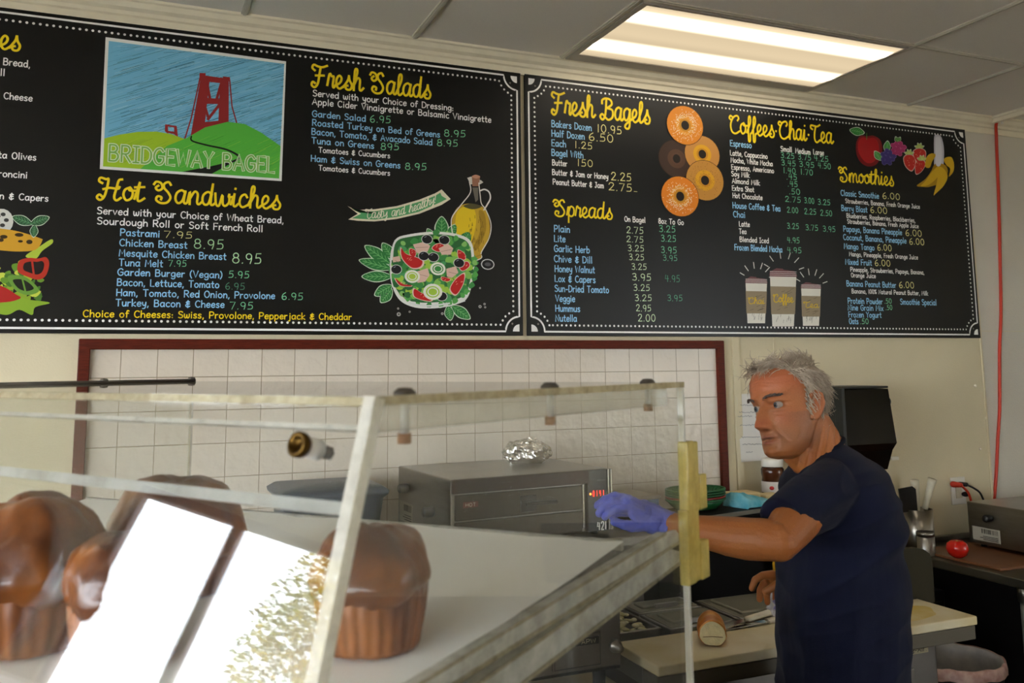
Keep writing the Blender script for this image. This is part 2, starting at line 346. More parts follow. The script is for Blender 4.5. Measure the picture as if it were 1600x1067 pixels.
# ---- note pinned to the wall
t = thing('paper_note', 'white handwritten paper sheet on the wall beside the man', 'paper', at_y(1186, 668, YW))
A, B, Cc, Dd = [at_y(x, y, YW-.004) for x, y in ((1150, 616), (1224, 612), (1224, 716), (1157, 722))]
m = MB(); N = 14; vs = []
for i in range(N+1):
    for j in range(N+1):
        u, v = j/N, i/N; p = (A*(1-u)+B*u)*(1-v) + (Dd*(1-u)+Cc*u)*v
        vs.append(p + Vector((0, -.004*(1+noise.noise(Vector((u*3, v*3, 1)))) - .01*v*v*u, 0)))
o = len(vs); vs2 = [v+Vector((0, .0008, 0)) for v in vs]; F = []
for i in range(N):
    for j in range(N):
        q = (i*(N+1)+j, i*(N+1)+j+1, (i+1)*(N+1)+j+1, (i+1)*(N+1)+j); F += [q, tuple(o+k for k in q[::-1])]
m.add(vs+vs2, F, True); obj('sheet', m, mat('white copy paper', 'e6e2dc', .8, bump=.3, bscale=40), t)
m = MB(); random.seed(3)
for yy, x0, x1 in ((633, 1157, 1180), (644, 1155, 1186), (650, 1153, 1176), (652, 1180, 1206), (664, 1156, 1190), (683, 1158, 1188), (694, 1160, 1196), (706, 1166, 1176)):
    x = x0; pts = []
    while x < x1:
        pts.append(at_y(x, yy+random.uniform(-1.2, 1.2), YW-.0165)); x += 1.1
    m.tube(pts, .0008, 4)
obj('handwriting', m, mat('pencil grey ink', '6a6a74', .7), t)
# ---- socket
t = thing('power_outlet', 'white wall socket with orange and black plugs', 'outlet', at_y(1496, 766, YW))
a, b = at_y(1485, 746, YW-.006), at_y(1510, 787, YW-.006)
obj('cover_plate', MB().rbox((a.x, YW-.008, b.z), (b.x, YW-.0005, a.z), .003), whitep, t)
cx = (a.x+b.x)/2; cz = (a.z+b.z)/2
obj('socket', MB().rbox((cx-.02, YW-.011, cz-.034), (cx+.02, YW-.006, cz+.034), .002), cream_p, t)
p1 = at_y(1494, 757, YW-.03); m = MB().capsules([(p1+Vector((-.005, .012, 0)), .014), (p1+Vector((.016, -.01, -.002)), .011)], 10)
m.tube(catmull([p1+Vector((.016, -.01, -.002)), at_y(1508, 764, 3.1), at_y(1514, 772, 3.1), at_y(1519, 790, 3.11)], 5), .0055, 7)
obj('orange_plug', m, cord_m, t, 'orange plug and lead')
p1 = at_y(1505, 757, YW-.03); m = MB().capsules([(p1+Vector((-.006, .012, 0)), .012), (p1+Vector((.012, -.006, 0)), .010)], 10)
m.tube(catmull([p1+Vector((.012, -.006, 0)), at_y(1522, 763, 3.1), at_y(1532, 771, 3.1), at_y(1540, 790, 3.11)], 5), .0048, 7)
obj('black_plug', m, blackp, t, 'black plug and lead')
p1 = at_y(1509, 772, YW-.024); obj('adapter', MB().sphere(p1, (.022, .016, .012), 14), blackp, t, 'small black plug')
# ---- outdoors beyond the left window
leaf = mat('yellow green leaves', 'dcb91c', 1, spec=0, var=.5, vscale=1.6, col2='7f8f2a'); bark = mat('tree bark', '5b4a3a', .9)
def tree(loc, h, rad, n, label, seed, zs=1.0):
    random.seed(seed); loc = Vector(loc); t = thing('leafy_tree', label, 'tree', loc)
    m = MB().tube([loc, loc+Vector((.1, .05, h*.5)), loc+Vector((0, .1, h))], [.14, .11, .04], 8)
    for k in range(9):
        a = random.uniform(0, 6.28); s = h*random.uniform(.45, .9); e = loc+Vector((math.cos(a)*rad*.7, math.sin(a)*rad*.7, s+rad*.5)); m.tube([loc+Vector((.05, .07, s)), (loc+Vector((0, 0, s))+e)/2+Vector((0, 0, .1)), e], [.05, .03, .012], 6)
    obj('trunk', m, bark, t); m = MB()
    for k in range(n):
        while True:
            d = Vector([random.uniform(-1, 1) for _ in range(3)])
            if d.length < 1 and noise.noise(d*2.3+loc) > -.15: break
        c = loc+Vector((d.x*rad, d.y*rad, h+d.z*rad*zs)); s = random.uniform(.025, .065)
        R = Matrix.Rotation(random.uniform(0, 6.28), 3, 'Z') @ Matrix.Rotation(random.uniform(-1.2, 1.2), 3, 'X')
        m.add([c+R@Vector(q) for q in ((-s, 0, 0), (0, -s*.4, .01), (s, 0, -.02), (0, s*.4, .01))], [(0, 1, 2, 3)])
    obj('foliage', m, leaf, t)
struct('ground', MB().box((-30, -25, -.2), (XL-.12, 25, -.1)).box((XR+.1, -25, -.2), (30, 25, -.1)), mat('pavement outside', '8d8a84', .9), 'pavement outside the shop windows', 'ground')
tree((-9.5, 2.22, -.1), 2.55, 1.15, 9000, 'yellow green tree outside, mirrored in the acrylic case', 5, 1.25)
# ================================================================ LETTERING (stroke glyphs, cap height 10, x height 6.4)
G = {
'A':(7,"L 0 0 3.6 10 7 0/L 1.3 3.4 5.8 3.4"),'B':(6.4,"L .3 0 .3 10/S .3 10 4 9.9 5.4 7.9 4 5.7 .3 5.3/S .3 5.3 4.8 5 6.2 2.7 4.4 .2 .3 0"),
'C':(6.4,"A 3.7 5 3.6 5 48 312"),'D':(6.8,"L .3 0 .3 10/S .3 10 3.6 9.7 6.2 7.6 6.7 5 6 2.2 3.6 .3 .3 0"),'E':(5.6,"L 5.5 10 .3 10 .3 0 5.6 0/L .3 5.2 4.6 5.2"),
'F':(5.4,"L 5.5 10 .3 10 .3 0/L .3 5.2 4.5 5.2"),'G':(6.9,"S 6.4 8.3 4.5 10 1.9 9.2 .2 6.4 .3 3 2.3 .2 5 .2 6.7 2.2 6.7 4.7/L 6.8 4.7 3.8 4.7"),
'H':(6.8,"L .3 0 .3 10/L 6.5 0 6.5 10/L .3 5 6.5 5"),'I':(3.8,"L 0 10 3.8 10/L 1.9 10 1.9 0/L 0 0 3.8 0"),'J':(5.2,"L 1.2 10 5 10/S 3.6 10 3.7 4 3.1 .8 1.6 0 .2 1.4"),
'L':(5.3,"L .3 10 .3 0 5.3 0"),'M':(8,"L .2 0 1 10 4 3.4 7 10 7.8 0"),'N':(6.8,"L .3 0 .3 10 6.4 0 6.4 10"),'O':(7,"A 3.5 5 3.4 5 0 360"),
'P':(6,"L .3 0 .3 10/S .3 10 4.4 9.8 5.9 7.3 4.2 4.7 .3 4.5"),'R':(6.4,"L .3 0 .3 10/S .3 10 4.4 9.8 5.8 7.5 4.2 5.1 .3 4.8/L 2.6 4.9 6.3 0"),
'S':(5.8,"S 5.4 8.8 3.6 10 1.2 9.5 .4 7.5 1.9 5.7 4.3 4.8 5.6 3 4.8 .8 2.6 0 .2 1"),'T':(6.4,"L 0 10 6.4 10/L 3.2 10 3.2 0"),'U':(6.6,"S .3 10 .3 4 1 1 3.3 0 5.6 1 6.3 4 6.3 10"),
'V':(6.6,"L 0 10 3.3 0 6.6 10"),'W':(9,"L 0 10 2 0 4.5 8 7 0 9 10"),'Y':(6.4,"L 0 10 3.2 5 6.4 10/L 3.2 5 3.2 0"),'K':(6.2,"L .3 0 .3 10/L 6 10 .3 4.6 6.2 0"),
'a':(5.8,"S 5 5.4 3 6.4 .8 5.3 .2 2.8 1.2 .4 3.2 .3 4.8 2.4 5.2 6.2/S 5.2 6.2 5.1 2 5.6 .2"),'b':(5.4,"L .3 10.4 .3 0/S .3 3.6 1.6 6 3.8 6.2 5.2 3.6 4.4 .8 2.4 0 .3 1"),
'c':(4.8,"A 2.9 3.2 2.7 3.2 50 315"),'d':(5.6,"S 5 4.6 3.2 6.3 1 5.4 .2 2.6 1.6 .2 3.8 .6 5.1 3/L 5.2 10.4 5.3 0"),'e':(5,"S .4 3.3 4.9 3.7 4 6.1 2 6.2 .3 3.8 .7 1.2 2.6 0 4.9 1.2"),
'f':(4,"S 4.2 9.4 2.8 10.4 1.7 9 1.5 5 1.4 0/L 0 6 3.8 6.2"),'g':(5.4,"S 5 5.4 3 6.4 .7 5.2 .3 2.6 1.8 .4 4 1.2 5 4/S 5.1 6.2 5.2 0 4.4 -2.6 2.2 -3.2 .4 -2"),
'h':(5.2,"L .3 10.4 .3 0/S .3 3.4 1.8 5.9 3.8 6 4.9 4 4.9 0"),'i':(1.6,"L .8 6.3 .8 0/L .8 8.6 .8 9.2"),'j':(3,"S 2.2 6.3 2.2 -1 1.4 -3 0 -2.4/L 2.2 8.6 2.2 9.2"),
'k':(4.9,"L .3 10.4 .3 0/L 4.5 6.3 .3 2.8 4.8 0"),'l':(1.6,"L .8 10.4 .8 0"),'m':(7.8,"L .3 6.3 .3 0/S .3 3.6 1.4 5.9 2.9 6 3.9 4 3.9 0/S 3.9 3.6 5 5.9 6.5 6 7.5 4 7.5 0"),
'n':(5.1,"L .3 6.3 .3 0/S .3 3.4 1.8 5.9 3.7 6 4.8 4 4.8 0"),'o':(5.6,"A 2.8 3.1 2.6 3.2 0 360"),'p':(5.4,"L .3 6.2 .3 -3.4/S .3 3.6 1.6 6 3.8 6.2 5.2 3.6 4.4 .8 2.4 0 .3 1"),
'q':(5.4,"S 5 5 3 6.4 .8 5.2 .2 2.8 1.6 .2 3.8 .8 5 3/L 5.1 6.2 5.1 -3.4"),'r':(3.8,"L .3 6.3 .3 0/S .3 3.2 1.4 5.6 3.7 6"),'s':(4.3,"S 4 5.6 2.4 6.4 .7 5.5 1 4 3.2 2.9 4 1.4 2.6 0 .2 .7"),
't':(3.8,"S 1.7 9.4 1.6 3 1.9 .6 3.7 .2/L 0 6.3 3.7 6.3"),'u':(5.2,"S .3 6.3 .3 2.6 1.2 .3 3 .3 4.6 2.6 4.8 6.3/L 4.8 6.3 4.9 0"),'v':(4.8,"L 0 6.3 2.4 0 4.8 6.3"),'w':(7,"S .2 6.3 .4 2 1.6 0 3 1.4 3.5 5/S 3.5 5 4 1.2 5.2 0 6.6 2 6.8 6.3"),
'x':(4.8,"L 0 6.3 4.6 0/L 4.6 6.3 0 0"),'y':(5,"S .2 6.3 .6 3 2.2 1.4 4 2.6 4.8 6.3/S 4.8 6.3 4.4 0 3.2 -2.8 .6 -3.2"),'z':(4.6,"L .2 6.2 4.4 6.2 .2 0 4.6 0"),
'0':(5.8,"A 2.9 5 2.6 5 0 360"),'1':(2.6,"L 1.4 10 1.2 0"),'2':(5.6,"S .4 7.6 1.6 9.8 4 9.8 5 7.6 3.4 4.4 .3 .2/L .3 .2 5.5 .3"),'3':(5.2,"S .4 9 2.6 10 4.6 8.6 3.6 6 1.8 5.4/S 1.8 5.4 4.4 4.8 5 2.4 3.4 .2 .3 .8"),
'4':(5.8,"L 1.6 10 .4 4.6 5.6 4.8/L 4.4 9.4 4.2 0"),'5':(5.4,"L 5 10 1.4 9.8 1 5.6/S 1 5.6 3.8 6 5 3.6 4 .8 .3 .4"),'6':(5.4,"S 4.2 9.8 1.6 7.4 .4 3.4 1.6 .2 4 .2 5 2.6 3.6 4.8 .7 3.4"),
'7':(5.4,"L .2 9.6 5.2 9.8 2 0"),'8':(5.4,"A 2.7 7.6 2 2.3 0 360/A 2.7 2.7 2.5 2.7 0 360"),'9':(5.2,"A 2.5 7 2.2 2.8 0 360/S 4.7 7.6 4.6 4 3.6 0"),
'.':(1.4,"L .5 .1 .9 .5"),',':(1.8,"L 1 .6 .3 -1.8"),':':(1.6,"L .8 .3 .8 .9/L .8 4.2 .8 4.8"),'-':(4,"L .4 3.6 3.6 3.6"),'(':(2.6,"S 2.4 10.6 .6 7 .6 2.6 2.4 -1.4"),')':(2.6,"S .2 10.6 2 7 2 2.6 .2 -1.4"),
'&':(6.4,"S 5.6 7.8 3.4 8.6 1 7.2 2.4 5 .4 3 1.6 .6 4.4 .6 6 1.6/L 2.4 5 5.6 5/L 3.4 10 3.2 -.8"),'%':(6.6,"L 5.8 10 .8 0/A 1.4 8 1.2 1.6 0 360/A 5.2 2 1.2 1.6 0 360"),'!':(2,"L 1.6 10.4 1 3/L .9 .2 .9 .8"),' ':(3.6,""),
}
# flowing script for the headings; lower-case letters join at height 1
SCR = {
'F':(7.6,"S 1.2 7.6 -.2 8.8 .6 10.4 2.6 9.8 5 9.6 7.6 10.6/S 4.2 9.7 3.6 6 2.8 1.4 1.2 -.6 -.4 .4 .2 2 1.4 1.4/L 1.6 5.2 6 5.6"),
'S':(8,"S 1.4 8.2 .2 7 1.4 5.8 3 7 2.4 9.4 .4 10 -.6 8.6/S 6.6 8.8 5.6 10.2 3.8 9.2 3.8 7.2 5.6 5 6.6 2.6 5.2 .2 2.6 -.2 .6 1.2 1.2 3 2.8 2.6 2.6 1.4"),
'H':(9,"S 1 7.6 -.4 8.6 .2 10.2 2.4 9.6 3.4 9.8 3 6 2 1.4 .4 -.4 -1 .8 0 2.2 1.2 1.2/S 9 10 7.6 9.4 6.8 5.6 6 1.4 7 -.2 8.8 1.2/S 1.4 4.8 4 5.6 7.4 5.4 8 6.4"),
'B':(8,"S 3.2 9.6 2.8 5 2 1.2 .4 -.4 -1 1 .2 2.4 1.6 1.6/S .4 7.6 .6 9.4 3 10.4 6 9.8 6.6 7.6 3.6 5.6/S 3.6 5.6 7 4.8 7 1.4 4.4 -.2 2.4 .8"),
'C':(7.6,"S 6.2 7.4 7.2 8.8 6 10.2 3 8.8 1 4.6 1.8 .8 4.4 -.2 7.6 1.4/S 3 8.8 1.2 9.8 .2 8.4 1.4 7.4"),
'T':(7.4,"S 1.6 7.4 .2 8.2 .6 9.8 3 9.6 5.4 9.4 7.8 10.6/S 4.4 9.6 3.2 5.6 3 1.6 4.6 -.2 7.2 1.4"),
'a':(5.6,"S 4.8 5.4 3.2 6.6 1.2 5.2 .6 2.2 1.8 .2 3.6 1.6 4.8 6.2/S 4.8 6.2 4.2 1.4 5 .2 6.4 1.6"),'b':(5,"S 0 1 2.6 7 2.6 10.6 1.4 9.6 1 2 2.2 .1 4.2 1.6 4 5"),
'c':(4.4,"S 4.2 5 3.2 6.5 1.4 5.2 .8 2 2.2 0 5.2 1.8"),'d':(5.6,"S 4.6 5.4 3 6.6 1 5 .6 2 1.8 .2 3.6 1.8 5 10.6/S 5 10.6 4.2 1.6 5 .2 6.4 1.6"),
'e':(4.4,"S 0 1 2.8 3 3.6 5.2 2.4 6.5 1 4.6 1 1.6 2.6 0 5.2 1.8"),'f':(3.6,"S 0 1 3 7 3 10.6 1.8 9 1.2 -3 2.4 -3.4 2.8 .4 4.6 1.4"),
'g':(5.4,"S 4.8 5.4 3 6.6 1 5 .8 2 2 .4 3.8 2 4.8 6.2/S 4.8 6.2 4.2 -2.4 2.2 -3.6 1.4 -2 5.8 1.4"),'h':(5.6,"S 0 1 2.6 7.6 2.8 10.6 1.6 9.6 1.1 0/S 1.2 2.6 3 6.2 4.4 5.4 4.2 1.2 5 .2 6.4 1.6"),
'i':(3,"S 0 1 1.6 6.4/S 1.6 6.4 1.2 1.2 2 .2 3.4 1.6/L 1.9 8.8 2 9.2"),'l':(3.2,"S 0 1 2.8 7.4 2.8 10.6 1.5 9.4 1.1 1.6 2 .1 3.8 1.6"),
'm':(8.4,"S 0 1 1 6.2 1 0/S 1 2.6 2.6 6.3 3.8 5.4 3.8 0/S 3.8 2.6 5.6 6.3 6.8 5.2 6.8 1.2 7.6 .2 9 1.6"),'n':(5.8,"S 0 1 1 6.2 1 0/S 1 2.6 3 6.3 4.4 5.2 4.2 1.2 5 .2 6.4 1.6"),
'o':(5,"S 3.2 6.4 1.2 5.2 .6 2.6 1.8 .2 3.8 1.2 4.4 4 3.2 6.4 3 5 5.6 5"),'p':(5.4,"S 0 1 1.2 6.4 1.1 -3.6/S 1.1 2.4 2.6 6.4 4.6 5.2 4.4 1.6 2.8 .2 1.2 1.2"),
'r':(3.8,"S 0 1 1.2 6.8 2.4 5.6 3.4 5.6 2.9 1.4 3.4 .2 4.4 1.6"),'s':(4.4,"S 0 1 2.4 4.6 3 6.9/S 3 6.9 3.4 4.6 4.6 2.4 3.8 .2 1.8 .1 1.2 1.6 2.4 2"),
't':(3.6,"S 0 1 2 9/S 2 9 1.3 1.4 2.2 .1 4.2 1.6/L 0 6.6 4 7"),'u':(5.4,"S .4 6 .6 1.4 2 .2 4.4 5.8 4.2 1 6 1.4"),'w':(7.2,"S .4 6.2 .8 1 2.2 .2 3.6 5.6 3.8 1.2 5 .2 6.6 2.2 6.6 6/S 6.6 6 6.4 4.6 7.8 4.8"),
'y':(5,"S .4 6.2 .8 2.4 2.4 1.6 4.6 6/S 4.6 6 4 -2.6 1.8 -3.2 5 1.2"),'!':(2.4,"L 1.8 10.4 1.2 3/L 1 .2 1 .8"),' ':(4.6,""),'.':(3.4,"L 1.6 3.6 1.7 4"),
}
def glyph(spec):
    out = []
    for st in spec.split('/'):
        t = st.split()
        if not t: continue
        q = [float(x) for x in t[1:]]
        if t[0] == 'L': out.append([(q[i], q[i+1]) for i in range(0, len(q), 2)])
        elif t[0] == 'S': out.append([(p.x, p.y) for p in catmull([(q[i], q[i+1], 0) for i in range(0, len(q), 2)], 4)])
        else:
            n = 16; out.append([(q[0]+q[2]*math.cos(math.radians(q[4]+(q[5]-q[4])*i/n)), q[1]+q[3]*math.sin(math.radians(q[4]+(q[5]-q[4])*i/n))) for i in range(n+1)])
    return out
def lay_text(s, font=G, gap=1.9):
    x = 0; out = []
    for ch in s:
        wd, sp = font.get(ch, font[' ']); out += [[(a+x, b) for a, b in st] for st in glyph(sp)]; x += wd + gap
    return out, x-gap
YF = 3.130           # front face of the boards
class Ink(MB):
    """flat printing on the board front; each layer 0.15 mm in front of the last"""
    def plane(s, lay): return YF - .0004 - .00015*lay
    def ribbon(s, pts, wd, lay=1, taper=0, y=None):
        s.k = getattr(s, 'k', 0)+1; y = s.plane(lay)-1.2e-5*(s.k % 5); P = [Vector((p[0], p[1])) for p in pts]
        if len(P) < 2: return
        vs = []; n = len(P)
        for i, p in enumerate(P):
            a = P[max(i-1, 0)]; b = P[min(i+1, n-1)]; t = (b-a)
            if t.length < 1e-9: t = Vector((1, 0))
            t.normalize(); nn = Vector((-t.y, t.x)); ww = wd/2
            if taper: ww *= 1-taper*abs(2*i/(n-1)-1)
            if i == 0: p = p - t*wd*.35
            if i == n-1: p = p + t*wd*.35
            y -= 2.5e-6; vs += [(p.x+nn.x*ww, y, p.y+nn.y*ww), (p.x-nn.x*ww, y, p.y-nn.y*ww)]
        s.add(vs, [(2*i, 2*i+1, 2*i+3, 2*i+2) for i in range(n-1)])
    def poly(s, pts, lay=1, smooth=False, n=5):
        s.k = getattr(s, 'k', 0)+1; y = s.plane(lay)-2.5e-6*(s.k % 40); P = [(p[0], y, p[1]) for p in pts]
        if smooth: P = catmull(P, n, True)
        s.add(P, [tuple(range(len(P)))])
    def dot(s, c, r, lay=1, n=12, rz=None):
        rz = rz or r; s.poly([(c[0]+r*math.cos(2*math.pi*i/n), c[1]+rz*math.sin(2*math.pi*i/n)) for i in range(n)], lay)
    def px(s, *q):    # pixel pairs of the photograph -> board metres
        return [(lambda p: (p.x, p.z))(at_y(q[i], q[i+1], YF)) for i in range(0, len(q), 2)]
    def ppoly(s, col, *q, lay=1, smooth=True, n=5): s.col = lin(col); s.poly(s.px(*q), lay, smooth, n)
    def pline(s, col, wd, *q, lay=2, smooth=True, taper=0):
        s.col = lin(col); P = s.px(*q)
        if smooth and len(P) > 2: P = [(v.x, v.y) for v in catmull([(a, b, 0) for a, b in P], 5)]
        s.ribbon(P, wd*.00235, lay, taper)
    def pdot(s, col, x, y, r, ry=None, lay=2, n=12):
        s.col = lin(col); c, c1, c2 = s.px(x, y, x+1, y, x, y-1); s.dot(c, r*(c1[0]-c[0]), lay, n, (ry or r)*(c2[1]-c[1]))
    def text(s, t, x0, yb, x1, cap, col, font=G, wd=.155, lay=1, drop=0, slant=0, jit=0):
        s.col = lin(col); st, tw = lay_text(t, font, 1.9 if font is G else .15)
        a = s.px(x0, yb)[0]; capm = s.px(x0, yb-cap)[0][1]-a[1]
        xr = x1; yb1 = yb
        for _ in range(4):      # find the board width between the two ends
            b = s.px(xr, yb1)[0]; yb1 += (b[1]-a[1])/.0024
        k = (b[0]-a[0])/tw; h = capm/10; rnd = random.Random(t)
        for g in st:
            dz = rnd.uniform(-jit, jit)
            s.ribbon([(a[0]+p[0]*k+slant*p[1]*h, a[1]+p[1]*h+dz*h-drop*(p[0]/tw)) for p in g], wd*capm, lay)
WHITE, BLUE, YEL, GREEN, PALE = 'fdfcfa', '9ad2f8', 'fbdc1c', '90e4b0', 'f6efa4'
def board(name, label, X0, X1, z0, z1):
    t = thing(name, label, 'menu board', ((X0+X1)/2, YW, z0), 0, 'menu boards')
    obj('panel', MB().rbox((X0, YF, z0), (X1, YW-.001, z1), .0015), black_m, t)
    i = Ink(); i.col = lin(WHITE); L = .016; r = .056
    x0, x1, a, b = X0+L, X1-L, z0+L, z1-L
    def arc(cx, cz, rr, a0, n=10): return [(cx+rr*math.cos(math.radians(a0+90*k/n)), cz+rr*math.sin(math.radians(a0+90*k/n))) for k in range(n+1)]
    loop = arc(x0, a, r, 0) + arc(x0, b, r, 270) + arc(x1, b, r, 180) + arc(x1, a, r, 90)
    # loop runs up the left edge, along the top, down the right edge and back
    i.ribbon(loop + loop[:2], .0068, 1)
    for cx, cz, a0 in ((x0, a, 0), (x0, b, 270), (x1, b, 180), (x1, a, 90)): i.poly([(cx, cz)] + arc(cx, cz, .027, a0, 8), 1)
    g = .017; r2 = r+.012; x0, x1, a, b = x0+g, x1-g, a+g, b-g
    cs = [(x0-g, a-g, 0), (x0-g, b+g, 270), (x1+g, b+g, 180), (x1+g, a-g, 90)]
    loop = []
    for cx, cz, a0 in cs: loop += [p for p in arc(cx, cz, r2+.012, a0) if x0-.001 <= p[0] <= x1+.001 and a-.001 <= p[1] <= b+.001]
    pts = [Vector(p) for p in loop+loop[:1]]; acc = 0; sp = .0192; nxt = 0
    for p, q in zip(pts, pts[1:]):
        d = (q-p).length
        while nxt <= acc+d: c = p+(q-p)*((nxt-acc)/d) if d else p; i.dot((c.x, c.y), .0043, 1, 10); nxt += sp
        acc += d
    obj('border', i, ink, t, 'white line and dotted border')
    for x in (X0+.045, X1-.045):
        for z in (z0+.045, z1-.045): obj('screw', MB().sphere((x, YF, z), (.004, .002, .004), 8), steel, t)
    return t
zt = at_y(500, 74.5, YF).z; zb = at_y(820, 524.5, YF).z
xm0, xm1 = at_y(815.5, 320, YF).x, at_y(822, 320, YF).x; xr = at_y(1520, 365, YF).x
BL = board('menu_board', 'black menu board at left with bridge picture, hot sandwiches and salads', xm0-(xr-xm1), xm0, zb, zt)
BR = board('menu_board', 'black menu board at right with bagels, spreads, coffees and smoothies', xm1, xr, zb, zt)
def texts(parent, name, rows, label=None, m=ink, **kw):     # every printed or written line is a part
    for r in rows:
        i = Ink(); i.text(*r[:5], **{**dict(col=r[5]), **kw}); obj({'menu_text': 'menu_line', 'price_text': 'price'}.get(name, name), i, m, parent)
HK = dict(font=SCR, wd=.108)
texts(BL, 'heading', [('Fresh Salads', 488, 134, 672, 32, YEL)], 'yellow script heading Fresh Salads', **HK)
texts(BL, 'heading', [('Hot Sandwiches', 155, 311, 437, 33, YEL)], 'yellow script heading Hot Sandwiches', **HK)
texts(BL, 'heading', [('es', -2, 76, 30, 33, YEL)], 'end of a yellow script heading cut by the frame', **HK)
texts(BL, 'menu_text', [('Served with your Choice of Dressing:', 489, 150, 708, 9.5, WHITE), ('Apple Cider Vinaigrette or Balsamic Vinaigrette', 488, 163, 767, 9.5, WHITE), ('Garden Salad', 488, 182, 571, 9.5, BLUE), ('Roasted Turkey on Bed of Greens', 488, 196, 687, 9.5, BLUE), ('Bacon, Tomato, & Avacado Salad', 487, 210, 675, 9.5, BLUE), ('Tuna on Greens', 487, 224, 584, 9.5, BLUE), ('Tomatoes & Cucumbers', 498, 238, 609, 8, WHITE), ('Ham & Swiss on Greens', 486, 252, 625, 9.5, BLUE), ('Tomatoes & Cucumbers', 498, 266, 609, 8, WHITE)], 'salad list in white and blue print')
texts(BL, 'price_text', [('6.95', 578, 191, 610, 11, GREEN), ('8.95', 694, 213, 727, 10.5, GREEN), ('8.95', 683, 228, 715, 10.5, GREEN), ('895', 595, 234, 623, 10.5, GREEN), ('8.95', 633, 265, 666, 10.5, GREEN)], 'green handwritten salad prices', m=chalk, wd=.10, drop=-.004, jit=.2)
texts(BL, 'menu_text', [('Served with your Choice of Wheat Bread,', 152, 334, 443, 10.5, WHITE), ('Sourdough Roll or Soft French Roll', 152, 350, 410, 10.5, WHITE), ('Pastrami', 188, 368, 249, 10.5, BLUE), ('Chicken Breast', 187, 384, 292, 10.5, BLUE), ('Mesquite Chicken Breast', 186, 400, 353, 10.5, BLUE), ('Tuna Melt', 186, 415, 254, 10.5, BLUE), ('Garden Burger (Vegan)', 184, 430, 347, 10.5, BLUE), ('Bacon, Lettuce, Tomato', 183, 446, 342, 10.5, BLUE), ('Ham, Tomato, Red Onion, Provolone', 182, 462, 429, 10.5, BLUE), ('Turkey, Bacon & Cheese', 181, 478, 350, 10.5, BLUE), ('Choice of Cheeses: Swiss, Provolone, Pepperjack & Cheddar', 130, 495, 549, 10.5, YEL)], 'hot sandwich list in white, blue and yellow print')
texts(BL, 'price_text', [('7.95', 256, 371, 300, 10.5, PALE), ('8.95', 303, 388, 349, 15, 'b5e4b0'), ('8.95', 363, 411, 408, 16, 'c4ecbb'), ('7.95', 263, 416, 291, 10, GREEN), ('5.95', 357, 434, 389, 11, GREEN), ('6.95', 352, 452, 382, 10.5, '5f9a7c'), ('6.95', 440, 468, 473, 11, GREEN), ('7.95', 359, 483, 395, 11.5, GREEN)], 'green handwritten sandwich prices', m=chalk, wd=.09, jit=.2)
texts(BL, 'menu_text', [('Wheat Bread,', -44, 96, 47, 10.5, WHITE), ('French Roll', -78, 110, 7, 10.5, WHITE), ('Turkey & Cheese', -62, 148, 50, 10, WHITE), ('Kalamata Olives', -53, 243, 56, 10, WHITE), ('Pepperoncini', -44, 273, 42, 10, WHITE), ('Red Onion & Capers', -65, 307, 75, 10, WHITE)], 'white print running off the left of the frame')
texts(BR, 'heading', [('Fresh Bagels', 863, 177, 1015, 32, YEL)], 'yellow script heading Fresh Bagels', **HK)
texts(BR, 'heading', [('Spreads', 866, 337, 956, 25, YEL)], 'yellow script heading Spreads', **HK)
texts(BR, 'heading', [('Coffees.Chai.Tea', 1140, 207, 1301, 27, YEL)], 'yellow script heading Coffees Chai Tea', **HK)
texts(BR, 'heading', [('Smoothies', 1312, 283, 1396, 22, YEL)], 'yellow script heading Smoothies', **HK)
P2 = 'd9efc4'; P3 = '7fd0a6'
texts(BR, 'menu_text', [('Bakers Dozen', 862, 198, 924, 10, BLUE), ('Half Dozen', 862, 213, 913, 10, BLUE), ('Each', 862, 228, 884, 10, BLUE), ('Bagel With', 862, 243, 911, 10, BLUE), ('Butter', 863, 258, 886, 8.5, WHITE), ('Butter & Jam or Honey', 863, 273, 950, 8.5, WHITE), ('Peanut Butter & Jam', 864, 288, 943, 8.5, WHITE)], 'bagel list in blue and white print')
texts(BR, 'price_text', [('10.95', 933, 206, 971, 12, PALE), ('6.50', 920, 219, 958, 12, PALE), ('1.25', 898, 231, 925, 10.5, PALE), ('150', 902, 259, 926, 10.5, PALE), ('2.25', 955, 281, 986, 12, PALE), ('2.75', 951, 297, 987, 12, PALE), ('-', 990, 302, 996, 8, PALE)], 'yellow handwritten bagel prices', m=chalk, wd=.10, jit=.25)
texts(BR, 'menu_text', [('Plain', 866, 362, 890, 10, BLUE), ('Lite', 866, 377.5, 883, 10, BLUE), ('Garlic Herb', 866, 393, 921, 10, BLUE), ('Chive & Dill', 866, 409, 925, 10, BLUE), ('Honey Walnut', 867, 424.5, 929, 10, BLUE), ('Lox & Capers', 867, 440, 930, 10, BLUE), ('Sun-Dried Tomato', 867, 455.5, 951, 10, BLUE), ('Veggie', 868, 471, 898, 10, BLUE), ('Hummus', 868, 486.5, 906, 10, BLUE), ('Nutella', 868, 502, 901, 10, BLUE), ('On Bagel', 976, 346, 1008, 8, WHITE), ('8oz To Go', 1029, 349, 1068, 8, WHITE)], 'spread list in blue print with white column heads')
